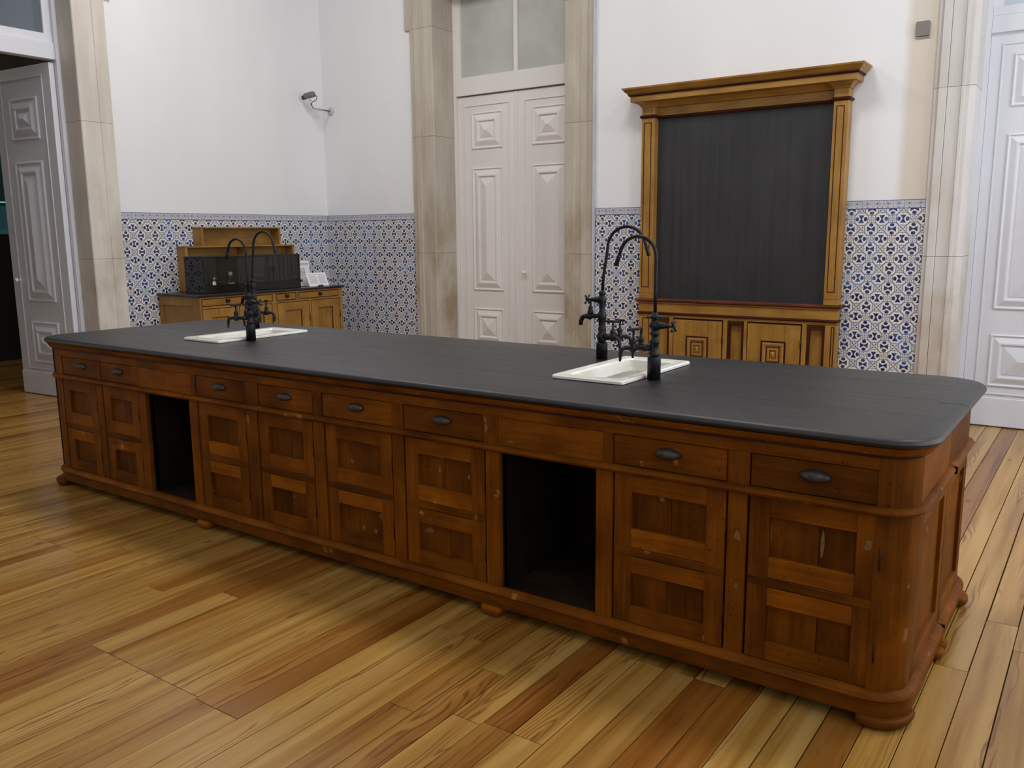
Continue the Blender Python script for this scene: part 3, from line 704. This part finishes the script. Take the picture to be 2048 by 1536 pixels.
# ------------------------------------------------------------------ sinks
def sink(cx, cy, label):
    t = thing('ceramic_sink', label, 'sink', (cx, cy, HT), 0, 'ceramic sinks let into the bench top')
    def rr(hx, hy, z, r=0.012): return [(p[0], p[1], z) for p in rrect(0, 0, -hx, hx, -hy, hy, (r,)*4, 4)]
    L = [rr(SW-0.004, SL-0.004, 0.0005), rr(SW, SL, 0.003), rr(SW, SL, 0.011), rr(SW-0.004, SL-0.004, 0.015), rr(SW-0.043, SL-0.050, 0.014, 0.02), rr(SW-0.050, SL-0.057, 0.008, 0.02)]
    MB().loft(L, cap0=False).build('rim', ceramic, t)
    Bn = [rr(SW-0.050, SL-0.057, 0.008, 0.02), rr(SW-0.054, SL-0.061, -0.02, 0.02), rr(SW-0.058, SL-0.065, -0.036, 0.025), rr(SW-0.070, SL-0.077, -0.044, 0.03)]
    MB().loft(Bn[:3]).build('basin', ceramic, t); MB().loft(Bn[2:], cap1=True).build('basin_floor', basin_mat, t)
    MB().lathe([(0.024, 0), (0.022, 0.003), (0.008, 0.003), (0.008, 0.001)], (0, 0.12, -0.044), (0, 0, 1), 14).build('drain', bronze, t)
sink(S[0][0], S[0][1], 'white ceramic sink in the far left part of the black bench top')
sink(S[1][0], S[1][1], 'white ceramic sink nearest the viewer, in the right part of the bench top')

# ------------------------------------------------------------------ laboratory taps
def arc(cx, z, r, a0, a1, n=12): return [(cx + r*math.cos(a0+(a1-a0)*i/n), 0, z + r*math.sin(a0+(a1-a0)*i/n)) for i in range(n+1)]
def cross_handle(m, c, ax, L=0.024):
    c = Vector(c); a = Vector(ax).normalized(); p = a.orthogonal().normalized(); q = a.cross(p)
    for d in (p, q): m.tube([c - d*L, c - d*L*0.75, c + d*L*0.75, c + d*L], [0.0055, 0.004, 0.004, 0.0055], 8)
    m.lathe([(0.007, -0.006), (0.009, 0), (0.006, 0.007)], c, a, 10)
def tap(x, y, s, kind, label):
    """s = direction (+1/-1 in x) in which the gooseneck and the spouts reach"""
    t = thing('laboratory_tap', label, 'tap', (x, y, HT), 0, 'iron tap columns beside the sinks')
    hb = 0.083 if kind == 'low' else 0.070
    MB().lathe([(0.025, 0), (0.025, hb-0.004), (0.024, hb), (0.019, hb+0.004)], n=20).build('base', iron, t)
    if kind == 'low':
        prof = [(0.017, hb), (0.017, 0.088), (0.020, 0.092), (0.020, 0.100), (0.015, 0.104), (0.016, 0.135), (0.020, 0.139), (0.019, 0.147), (0.012, 0.152), (0.012, 0.166), (0.018, 0.169), (0.018, 0.176), (0.011, 0.180), (0.014, 0.190), (0.020, 0.197), (0.020, 0.208), (0.014, 0.217), (0.012, 0.226), (0.017, 0.229), (0.017, 0.238), (0.012, 0.243), (0.010, 0.250), (0.007, 0.252)]
        zp, za, rad, arms_z, sv = 0.25, 0.455, 0.075, 0.118, 0.203
    else:
        prof = [(0.017, hb), (0.017, 0.078), (0.021, 0.084), (0.021, 0.112), (0.015, 0.116), (0.018, 0.128), (0.018, 0.136), (0.015, 0.140), (0.016, 0.168), (0.019, 0.172), (0.019, 0.200), (0.014, 0.206), (0.012, 0.222), (0.015, 0.232), (0.013, 0.238), (0.018, 0.248), (0.019, 0.266), (0.014, 0.272), (0.012, 0.279), (0.016, 0.282), (0.016, 0.290), (0.010, 0.296), (0.007, 0.30)]
        zp, za, rad, arms_z, sv = 0.29, 0.480, 0.090, 0.100, 0.258
    MB().lathe(prof, n=16).build('column', iron, t)
    cxr = s*rad + (0.024*s if kind == 'high' else 0.0); a0 = PI if s > 0 else 0.0; dirn = -1 if s > 0 else 1
    st = cxr - s*rad
    pts = [(0, 0, zp), (st*0.25, 0, zp+(za-zp)*0.4), (st*0.85, 0, zp+(za-zp)*0.85)] + arc(cxr, za, rad, a0, a0 + dirn*PI*0.93, 14)
    e = Vector(pts[-1]); dd = (e - Vector(pts[-2])).normalized(); pts.append(tuple(e + dd*0.022))
    MB().tube(pts, 0.0068, 10).build('gooseneck', iron, t)
    MB().tube([e + dd*0.012, e + dd*0.016, e + dd*0.050, e + dd*0.054], [0.0072, 0.0088, 0.0088, 0.0065], 10).build('nozzle', iron, t)
    for q in (-1, 1):                                                # two valved spouts over the sink
        m = MB(); d = Vector((s*math.cos(0.42), q*math.sin(0.42), 0)); z = Vector((0, 0, arms_z)); L = 0.108
        m.tube([z + d*0.010, z + d*0.03, z + d*0.032, z + d*0.040, z + d*0.042, z + d*0.085, z + d*L, z + d*(L+0.014) - Vector((0, 0, 0.008)), z + d*(L+0.018) - Vector((0, 0, 0.024)), z + d*(L+0.019) - Vector((0, 0, 0.052))],
               [0.010, 0.010, 0.014, 0.014, 0.0095, 0.0095, 0.009, 0.0085, 0.0078, 0.0042], 10)
        sp = m.build('spout', iron, t); vb = z + d*0.078; v = MB()
        v.lathe([(0.011, -0.014), (0.013, -0.006), (0.013, 0.008), (0.010, 0.014), (0.012, 0.022), (0.012, 0.030), (0.007, 0.036), (0.0045, 0.040), (0.0045, 0.064), (0.008, 0.067), (0.007, 0.074)], vb, (0, 0, 1), 12)
        v.build('valve', iron, sp)
        pr = d.cross(Vector((0, 0, 1))); c = vb + Vector((0, 0, 0.070)); hm = MB()
        hdir = (d*0.75 + pr*0.65*q).normalized(); hm.tube([c - hdir*0.029, c - hdir*0.024, c + hdir*0.024, c + hdir*0.029], [0.0035, 0.0055, 0.0055, 0.0035], 8); hm.build('tee_handle', iron, sp)
    m = MB(); m.lathe([(0.016, 0.0), (0.017, 0.018), (0.013, 0.024), (0.013, 0.034), (0.010, 0.038), (0.009, 0.052), (0.005, 0.056), (0.005, 0.072)], (0, 0, sv), (-s, 0, 0), 12)
    sd = m.build('side_valve', iron, t); hm = MB(); cross_handle(hm, (-s*0.075, 0, sv), (1, 0, 0)); hm.build('cross_handle', iron, sd)
    if kind == 'high':                                               # bib tap on the outer side
        m = MB(); z = 0.186; m.tube([(-s*0.014, 0, z), (-s*0.03, 0, z), (-s*0.032, 0, z), (-s*0.045, 0, z), (-s*0.06, 0, z-0.002), (-s*0.082, 0, z-0.001), (-s*0.098, 0, z-0.008), (-s*0.106, 0, z-0.026), (-s*0.108, 0, z-0.042)], [0.009, 0.009, 0.011, 0.0095, 0.016, 0.011, 0.0105, 0.0095, 0.0095], 12)
        bt = m.build('bib_tap', iron, t); v = MB(); v.lathe([(0.012, 0), (0.014, 0.014), (0.010, 0.022), (0.011, 0.034), (0.005, 0.040), (0.005, 0.066)], (-s*0.058, 0, z+0.004), (0, 0, 1), 12); v.build('spindle', iron, bt)
    else:
        m = MB(); cross_handle(m, (0, 0, 0.234), (0, 0, 1), 0.030); m.build('collar_handle', iron, t)
tap(2.925, 0.492, -1, 'low', 'black iron tap column standing right of the near sink, gooseneck curving left')
tap(2.492, 0.870, 1, 'high', 'taller black iron tap column behind the left edge of the near sink, with bib tap')
tap(0.590, 0.492, -1, 'low', 'black iron tap column in front of the far sink, its base before the white rim')
tap(0.150, 0.870, 1, 'high', 'black iron tap column behind the far sink, mostly hidden by the one before it')

# ------------------------------------------------------------------ blackboard cabinet on the back wall
bb = thing('blackboard_cabinet', 'tall ochre wooden cabinet holding a large blackboard under a heavy cornice', 'blackboard', (1.855, YB-0.010, 0))
FY = -0.102                                         # front plane of the pilasters; local y=0 lies on the wall
def bp(name, mb, mat, parent=bb, t=None):
    o = mb.build(name, mat, parent)
    return tint(o, t) if t else o
bp('board_surface', B(-0.70, 0.715, -0.034, -0.022, 0.862, 2.302), slate)
bp('back_panel', B(-0.79, 0.79, -0.022, -0.001, 0.12, 2.44), ochre_v)
for s in (-1, 1):
    xa, xb = (-0.803, -0.690) if s < 0 else (0.700, 0.803)
    p = bp('pilaster', B(xa, xb, FY, -0.001, 0.905, 2.306, 0.002), ochre_v)
    bp('inlay', MB().frame(xa+0.020, xb-0.026, 0.955, 2.272, 0.006, FY-0.002, FY+0.004), inlay, p)
    bp('base_block', B(xa, xb, FY-0.002, -0.001, 0.862, 0.903, 0.002), ochre_h, p)
    bp('neck_bead', B(xa-0.016, xb+0.016, FY-0.016, -0.001, 2.306, 2.330, 0.009), inlay, p)
    bp('capital', B(xa, xb, FY, -0.001, 2.330, 2.388, 0.002), ochre_v, p)
    m = MB(); prof = [(0.0, 2.388), (0.006, 2.389), (0.010, 2.400), (0.026, 2.418), (0.045, 2.428)]
    m.loft([[(xa-d, FY-d, z), (xb+d, FY-d, z), (xb+d, -0.001, z), (xa-d, -0.001, z)] for d, z in prof], cap0=True, cap1=True); bp('bracket', m, ochre_h, p)
bp('frieze_bead', B(-0.69, 0.70, -0.062, -0.022, 2.300, 2.322, 0.008), inlay)
bp('frieze', B(-0.69, 0.70, -0.055, -0.022, 2.322, 2.384, 0.001), ochre_h)
m = MB(); m.loft([[(x, y, z) for y, z in ((-0.052, 2.386), (-0.060, 2.390), (-0.070, 2.404), (-0.095, 2.428), (-0.022, 2.428), (-0.022, 2.386))] for x in (-0.69, 0.70)], cap0=True, cap1=True); bp('frieze_cove', m, ochre_h)
def cor(hw, y, z): return [(-hw, y, z), (hw, y, z), (hw, -0.001, z), (-hw, -0.001, z)]
bp('corona', MB().loft([cor(0.868, -0.178, 2.428), cor(0.870, -0.180, 2.430), cor(0.870, -0.180, 2.471)], cap0=True, cap1=True), ochre_h)
bp('cornice_bead', MB().loft([cor(0.876, -0.186, 2.471), cor(0.884, -0.194, 2.478), cor(0.884, -0.194, 2.485)], cap0=True, cap1=True), inlay)
bp('cornice_moulding', MB().loft([cor(0.884, -0.192, 2.485), cor(0.892, -0.204, 2.494), cor(0.908, -0.216, 2.508), cor(0.914, -0.226, 2.520), cor(0.922, -0.232, 2.522), cor(0.924, -0.234, 2.534)], cap0=True, cap1=True), ochre_h)
# ledge and frieze over the lower cupboards
bp('ledge', B(-0.835, 0.835, -0.125, -0.022, 0.840, 0.862, 0.006), inlay, t=2.6)
bp('ledge_moulding', B(-0.820, 0.820, -0.112, -0.022, 0.822, 0.840, 0.006), ochre_h, t=0.8)
bp('lower_frieze', B(-0.805, 0.805, FY-0.002, -0.022, 0.752, 0.822, 0.002), ochre_h)
bp('lower_bead', B(-0.815, 0.815, FY-0.014, -0.022, 0.733, 0.752, 0.006), inlay)
bp('lower_rail', B(-0.805, 0.805, FY, -0.022, 0.712, 0.733, 0.001), ochre_h)
bp('plinth', B(-0.815, 0.815, FY-0.012, -0.022, 0.0, 0.12, 0.003), ochre_h)
bp('bottom_rail', B(-0.805, 0.805, FY, -0.022, 0.12, 0.225, 0.001), ochre_h)
q = 1.855
for x0, x1 in ((1.052, 1.188), (1.331, 1.362), (1.793, 1.826), (1.962, 1.986), (2.411, 2.444), (2.578, 2.658)):
    st = bp('stile', B(x0-q, x1-q, FY, -0.022, 0.225, 0.712, 0.001), ochre_v)
    if x1-x0 > 0.07: bp('inlay', MB().frame((x0 if x0 < 2 else x0+0.026)-q+0.034-(0.0 if x0 < 2 else 0.016), (x1-0.026 if x0 < 2 else x1+0.016)-q-0.012-(0 if x0 < 2 else 0.016), 0.24, 0.702, 0.006, FY-0.002, FY+0.004), inlay, st)
for x0, x1 in ((1.188, 1.331), (1.826, 1.962), (2.444, 2.578)):      # deep narrow panels between the doors
    p = bp('narrow_panel', B(x0-q, x1-q, FY+0.034, FY+0.044, 0.225, 0.712), ochre_v)
    bp('inlay', MB().frame(x0-q, x1-q, 0.225, 0.695, 0.020, FY+0.004, FY+0.034), inlay, p, 1.0)
for x0, x1 in ((1.362, 1.793), (1.986, 2.411)):
    d = bp('door', B(x0-q+0.006, x1-q-0.012, FY+0.002, FY+0.024, 0.232, 0.698, 0.002), ochre_v)
    bp('dark_edge', MB().frame(x0-q, x1-q, 0.225, 0.708, 0.008, FY+0.010, FY+0.026), inlay, d)
    for sx in (x0-q+0.115, x1-q-0.125): bp('joint', B(sx-0.001, sx+0.001, FY+0.0015, FY+0.01, 0.57, 0.698), inlay, d, 2.5)
    c = (x0+x1)/2 - q - 0.002; zc = 0.466
    bp('panel_recess', MB().frame(c-0.097, c+0.097, zc-0.105, zc+0.105, 0.014, FY-0.001, FY+0.006), inlay, d)
    m = MB(); rect_loft(m, c-0.083, c+0.083, zc-0.091, zc+0.091, [(0, 0), (0, 0.006), (0.006, 0.009), (0.018, 0.009), (0.026, 0.003), (0.040, 0.003), (0.042, 0.010), (0.056, 0.010), (0.060, 0.004), (0.070, 0.004), (0.083, 0.014)], FY+0.003); bp('raised_panel', m, ochre_h, d)
    bp('panel_line', MB().frame(c-0.053, c+0.053, zc-0.061, zc+0.061, 0.006, FY-0.003, FY+0.002), inlay, d); bp('panel_line', MB().frame(c-0.026, c+0.026, zc-0.034, zc+0.034, 0.006, FY-0.0035, FY+0.001), inlay, d)
    MB().lathe([(0.005, -0.03), (0.005, 0.03)], (x1-q-0.004, FY-0.003, 0.56), (0, 0, 1), 8).build('hinge', iron, d)

# ------------------------------------------------------------------ ochre cupboard on the left wall (built facing -y, then turned)
cb = thing('wooden_cupboard', 'low ochre wooden cupboard with black counter, drawers and panelled doors in the tiled corner', 'cupboard', (-2.135, 2.106, 0), PI/2)
CW, CD = 1.664, 0.607
def cp(name, mb, mat, parent=cb, t=None):
    o = mb.build(name, mat, parent); return tint(o, t) if t else o
cp('counter', B(-0.022, CW+0.02, -0.022, CD, 0.880, 0.902, 0.005), black_stone)
cp('carcass', B(0.012, CW-0.012, 0.03, CD, 0.07, 0.875), ochre_v, t=0.5)
cp('plinth', B(0.0, CW, 0.012, CD, 0.0, 0.08, 0.002), ochre_h)
cp('top_rail', B(0, CW, 0, 0.03, 0.866, 0.880, 0.001), ochre_h)
cp('middle_rail', B(0, CW, 0, 0.03, 0.780, 0.797, 0.001), ochre_h)
cp('bottom_rail', B(0, CW, 0, 0.03, 0.08, 0.12, 0.001), ochre_h)
for a, b_ in ((0, 0.012), (0.783, 0.820), (1.066, 1.094), (1.616, CW)): cp('stile', B(a, b_, 0, 0.03, 0.797, 0.866, 0.001), ochre_v)
for a, b_ in ((0, 0.014), (0.383, 0.398), (0.773, 0.832), (1.226, 1.245), (1.630, CW)): cp('stile', B(a, b_, 0, 0.03, 0.12, 0.780, 0.001), ochre_v)
def knob(x, z, par): MB().lathe([(0.016, 0), (0.016, 0.003), (0.008, 0.006), (0.009, 0.014), (0.017, 0.020), (0.017, 0.026), (0.009, 0.031), (0.002, 0.032)], (x, 0, z), (0, -1, 0), 12).build('knob', iron, par)
for a, b_, ks in ((0.012, 0.783, (0.276, 0.52)), (0.820, 1.066, (0.943,)), (1.094, 1.616, (1.36,))):
    d = cp('drawer', B(a+0.008, b_-0.008, 0.0, 0.028, 0.804, 0.859, 0.002), ochre_h)
    cp('dark_edge', MB().frame(a, b_, 0.797, 0.866, 0.007, 0.004, 0.03), inlay, d)
    for k_ in ks: knob(k_, 0.838 if a < 1 else 0.835, d)
for a, b_ in ((0.014, 0.383), (0.398, 0.773), (0.832, 1.226), (1.245, 1.630)):
    m = MB(); m.box(a+0.007, a+0.095, 0.0, 0.026, 0.127, 0.774, 0.0012); m.box(b_-0.095, b_-0.007, 0.0, 0.026, 0.127, 0.774, 0.0012); m.box(a+0.095, b_-0.095, 0.0, 0.026, 0.70, 0.774, 0.0012); m.box(a+0.095, b_-0.095, 0.0, 0.026, 0.127, 0.21, 0.0012)
    d = cp('door', m, ochre_v); cp('dark_edge', MB().frame(a, b_, 0.12, 0.780, 0.006, 0.006, 0.03), inlay, d)
    cp('panel', B(a+0.10, b_-0.10, 0.016, 0.024, 0.215, 0.695), ochre_v, d, 0.9); cp('panel_line', MB().frame(a+0.095, b_-0.095, 0.21, 0.70, 0.005, 0.008, 0.020), inlay, d, 2.0)
    for hz in (0.62, 0.26): MB().lathe([(0.005, -0.035), (0.005, 0.035)], (b_-0.004, -0.002, hz), (0, 0, 1), 8).build('hinge', iron, d)
for sx, (xa, xb) in ((-1, (0.0, 0.012)), (1, (CW-0.012, CW))):       # framed ends
    m = MB(); m.box(xa, xb, 0.03, 0.10, 0.08, 0.880); m.box(xa, xb, CD-0.06, CD, 0.08, 0.880); m.box(xa, xb, 0.10, CD-0.06, 0.80, 0.880); m.box(xa, xb, 0.10, CD-0.06, 0.08, 0.16)
    e_ = cp('end_frame', m, ochre_v); xi = sorted((xa + 0.006 if sx < 0 else xb - 0.006, xa+0.011 if sx < 0 else xb-0.011)); cp('end_panel', B(xi[0], xi[1], 0.105, CD-0.065, 0.165, 0.795), ochre_v, e_, 0.92)

# stepped open shelf unit on the counter
su = thing('shelf_unit', 'stepped open ochre wooden shelf unit of two tiers on the black counter against blue tiles', 'shelf', (-2.742, 2.327, 0.902), PI/2)
def sp(name, mb, mat=ochre_h, t=None):
    o = mb.build(name, mat, su); return tint(o, t) if t else o
L1, L2a, L2b, DP = 1.263, 0.177, 1.093, 0.128
for x0 in (0.0, L1-0.022): sp('side_board', B(x0, x0+0.022, -DP, 0, 0.0, 0.398, 0.0015), ochre_v)
for x0 in (L2a, L2b-0.022): sp('side_board', B(x0, x0+0.022, -DP, 0, 0.412, 0.572, 0.0015), ochre_v)
sp('shelf_board', B(-0.004, L1+0.004, -DP-0.003, 0, 0.398, 0.412, 0.0015)); sp('top_board', B(L2a-0.003, L2b+0.003, -DP-0.003, 0, 0.572, 0.584, 0.0015))
sp('shelf_board', B(0.022, L1-0.022, -DP, 0, 0.0, 0.014, 0.001)); sp('divider', B(0.645, 0.663, -DP, 0, 0.014, 0.398, 0.001), ochre_v)
sp('shelf_board', B(0.022, 0.645, -DP+0.006, 0, 0.20, 0.212, 0.001)); sp('shelf_board', B(0.663, L1-0.022, -DP+0.006, 0, 0.20, 0.212, 0.001))
sp('back_board', B(0.022, L1-0.022, -0.012, -0.002, 0.014, 0.398), t=0.9); sp('back_board', B(L2a+0.022, L2b-0.022, -0.012, -0.002, 0.412, 0.572), t=0.95)

# smoked display case with glassware
dc = thing('glass_display_case', 'long black smoked glass display case standing on the cupboard counter', 'display case', (-2.225, 2.225, 0.902), PI/2)
DW, DD, DH = 1.09, 0.275, 0.318
for nm, q_ in (('base', (0, DW, 0, DD, 0, 0.075)), ('back_panel', (0, DW, DD-0.008, DD, 0.075, DH)), ('end_panel', (0, 0.008, 0.006, DD-0.008, 0.075, DH)), ('end_panel', (DW-0.008, DW, 0.006, DD-0.008, 0.075, DH))):
    B(*q_, 0.001).build(nm, black_gloss, dc)
B(0.0, DW, 0.0, 0.006, 0.0755, DH).build('front_pane', smoke, dc); B(0.008, DW-0.008, 0.006, DD-0.008, DH-0.007, DH).build('top_pane', smoke, dc)
m = MB(); m.box(-0.002, DW+0.002, -0.003, 0.005, DH, DH+0.006); m.box(-0.002, DW+0.002, DD-0.006, DD+0.002, DH, DH+0.006); m.box(-0.002, 0.006, 0.005, DD-0.006, DH, DH+0.006); m.box(DW-0.006, DW+0.002, 0.005, DD-0.006, DH, DH+0.006); m.build('top_frame', dark_plastic, dc)
sk = MB().lathe([(0.0165, 0), (0.0165, 0.0006)], (0.10, -0.0006, 0.088), (0, -1, 0), 20).build('sticker', plain('white_sticker', (0.75, 0.75, 0.75), 0.5), dc); sk['label'] = 'round white sticker with a small dark figure'
m = MB(); m.loft([[(0.092, y, 0.080), (0.108, y, 0.080), (0.108, y, 0.087), (0.103, y, 0.098), (0.099, y, 0.098), (0.099, y, 0.088), (0.092, y, 0.084)] for y in (-0.0013, -0.0017)], cap0=True, cap1=True); m.build('sticker_print', grey_plastic, sk)
def place(lx, ly): return (-2.225 - ly, 2.225 + lx, 0.977)
glass_line = m_glass('glassware_glass', (0.98, 1, 1), 0.05); white_line = plain('white_glass_marks', (0.75, 0.78, 0.78), 0.5, 0, 0.05)
bk = thing('glass_beaker', 'clear glass beaker with white graduations at the left end inside the black case', 'glassware', place(0.03, 0.06), PI/2, None)
bk.location = place(0.045, 0.15)
MB().lathe([(0.024, 0.001), (0.024, 0.08), (0.026, 0.085), (0.022, 0.08), (0.022, 0.005)], n=16).build('vessel', glass_line, bk)
m = MB()
for zz in (0.02, 0.035, 0.05, 0.065): m.box(-0.012, 0.012, -0.0255, -0.0245, zz, zz+0.004)
m.box(-0.024, 0.024, -0.026, -0.025, 0.078, 0.083); m.build('marks', white_line, bk)  # thin white bars set on the front of the glass
st = thing('balance_stand', 'small pale metal balance stand with a pan inside the black case', 'laboratory stand', place(0.17, 0.10), PI/2)
MB().lathe([(0.028, 0.001), (0.028, 0.004), (0.006, 0.008), (0.003, 0.05), (0.003, 0.062)], n=14).build('foot_and_post', chrome, st)
m = MB(); m.tube([(-0.004, 0, 0.05), (0.05, 0, 0.04)], 0.0022, 8); m.tube([(0.0, 0, 0.058), (0.032, 0, 0.060)], 0.0018, 8); m.build('arm', chrome, st)
MB().lathe([(0.004, 0), (0.026, 0.006), (0.028, 0.008), (0.024, 0.007)], (0.06, 0, 0.012), (0, 0, 1), 14).build('pan', chrome, st)
jr = thing('graduated_jar', 'tall clear glass jar with white bars inside the black case', 'glassware', place(0.335, 0.10), PI/2)
MB().lathe([(0.032, 0.001), (0.032, 0.005), (0.022, 0.010), (0.022, 0.105), (0.025, 0.110), (0.020, 0.105), (0.020, 0.012)], n=16).build('vessel', glass_line, jr)
m = MB()
for i in range(4): m.box(-0.016+i*0.009, -0.011+i*0.009, -0.0240, -0.0230, 0.078, 0.104)
m.box(-0.022, 0.022, -0.0235, -0.0225, 0.070, 0.0725); m.box(-0.03, 0.03, -0.033, -0.032, 0.001, 0.005); m.build('white_bars', white_line, jr)  # plain white bars in front of the jar

# information sheets at the right end of the counter
sh_back = m_print('printed_sheet_back', [(0.006, 0.21, 0.197, 0.202, 0.02, 0.7), (0.01, 0.20, 0.212, 0.232, 0.026, 0.75), (0.05, 0.15, 0.11, 0.18, 0.013, 0.7), (0.01, 0.045, 0.06, 0.17, 0.011, 0.4)], (0.40, 0.24, 0.27))
sh_front = m_print('printed_sheet_front', [(0.02, 0.125, 0.112, 0.118, 0.02, 0.9), (0.135, 0.22, 0.112, 0.118, 0.02, 0.9), (0.022, 0.120, 0.028, 0.104, 0.0085, 0.55), (0.136, 0.222, 0.028, 0.104, 0.0085, 0.55)], (0.36, 0.36, 0.40))
bs = thing('information_sheet', 'pinkish printed sheet standing behind the small white card on the counter', 'sign', (-2.34, 3.345, 0.902), PI/2)
m = MB(); m.M = Matrix.Rotation(-0.16, 4, 'X'); m.box(0, 0.215, -0.002, 0, 0.002, 0.255); m.build('sheet', sh_back, bs)
m = MB(); m.M = Matrix.Rotation(-0.16, 4, 'X'); m.box(0.0, 0.10, -0.004, -0.002, 0.047, 0.07); m.build('black_bar', dark_plastic, bs)
m = MB(); m.box(0.06, 0.15, -0.004, 0.07, 0.0, 0.004); m.tube([(0.105, 0.065, 0.003), (0.105, 0.028, 0.15)], 0.003, 6); m.build('easel_leg', dark_plastic, bs)
fs = thing('information_card', 'white printed card in two columns leaning on a black clip, right end of counter', 'sign', (-2.20, 3.405, 0.902), PI/2 - 0.05)
m = MB(); m.M = Matrix.Rotation(-0.42, 4, 'X'); m.box(0, 0.245, -0.002, 0, 0.003, 0.145); m.build('card', sh_front, fs)
m = MB(); m.box(0.098, 0.158, -0.016, 0.08, 0.0, 0.005); m.box(0.098, 0.158, -0.016, -0.010, 0.005, 0.016); m.tube([(0.128, 0.075, 0.004), (0.128, 0.045, 0.10)], 0.003, 6); m.build('clip', dark_plastic, fs)

# ------------------------------------------------------------------ things on the walls
cc = thing('security_camera', 'small grey security camera on a bent metal arm high in the corner', 'camera', (-2.635, YB, 2.690))
MB().lathe([(0.042, 0), (0.042, 0.010), (0.036, 0.014), (0.014, 0.016)], (0, 0, 0), (0, -1, 0), 20).build('wall_plate', plain('pale_grey_plate', (0.55, 0.55, 0.55), 0.4), cc)
MB().tube([(0, -0.01, 0), (0, -0.21, 0.0), (0.0, -0.250, 0.012), (0, -0.275, 0.045), (0, -0.28, 0.085)], 0.009, 10).build('arm', chrome, cc)
bd = MB(); bd.M = Matrix.Translation((0, -0.285, 0.125)) @ Matrix.Rotation(0.35, 4, 'Z') @ Matrix.Rotation(-0.18, 4, 'Y')
bd.box(-0.055, 0.055, -0.028, 0.028, -0.022, 0.030, 0.006); bo = bd.build('camera_body', plain('camera_grey', (0.16, 0.16, 0.155), 0.4), cc)
bd = MB(); bd.M = Matrix.Translation((0, -0.285, 0.125)) @ Matrix.Rotation(0.35, 4, 'Z') @ Matrix.Rotation(-0.18, 4, 'Y')
bd.lathe([(0.022, 0), (0.022, 0.03), (0.017, 0.032)], (-0.055, 0, -0.004), (-1, 0, 0), 14); bd.build('lens', dark_plastic, bo)
MB().tube([(0.05, -0.27, 0.13), (0.085, -0.262, 0.11), (0.075, -0.27, 0.075), (0.02, -0.275, 0.06), (0.006, -0.272, 0.03)], 0.004, 8).build('cable', dark_plastic, cc)
gp = thing('wall_sensor', 'small grey square sensor box high beside the right door surround', 'sensor', (3.088, YB, 2.735))
B(-0.042, 0.042, -0.022, 0, -0.048, 0.050, 0.004).build('housing', grey_plastic, gp); B(-0.044, 0.044, -0.012, 0, -0.056, -0.049, 0.001).build('lip', plain('pale_lip', (0.5, 0.47, 0.45), 0.6), gp)

# vitrine in the far room, behind the open leaf
vt = thing('vitrine', 'tall dark glass vitrine with thin cyan light strip in the dark room beyond', 'display case', (-6.15, 1.20, 0), PI/2)
B(-0.9, 1.7, 0, 0.5, 0.0, 1.45, 0.004).build('base_cabinet', dark_plastic, vt); teal = plain('teal_backdrop', (0.016, 0.045, 0.052), 0.5)
B(-0.9, 1.7, 0.46, 0.5, 1.80, 3.0).build('back_panel', emit('dim_teal_painted_glow', (0.005, 0.014, 0.015), 1.0), vt); B(-0.9, 1.7, 0.46, 0.5, 1.45, 1.785).build('glow_backdrop', emit('teal_painted_glow', (0.014, 0.045, 0.050), 1.0), vt); B(-0.9, 1.7, 0.0, 0.5, 3.0, 3.06).build('top_panel', dark_plastic, vt)  # back panels emit by themselves, painting the case lighting into their colour
B(-0.9, 1.7, 0.0, 0.008, 1.50, 3.0).build('front_pane', smoke, vt); B(-0.85, 1.65, 0.02, 0.035, 1.80, 1.815).build('light_strip', emit('cyan_light', (0.25, 0.85, 0.85), 0.7), vt)
B(-0.86, 1.66, 0.04, 0.45, 1.785, 1.80).build('shelf', teal, vt)
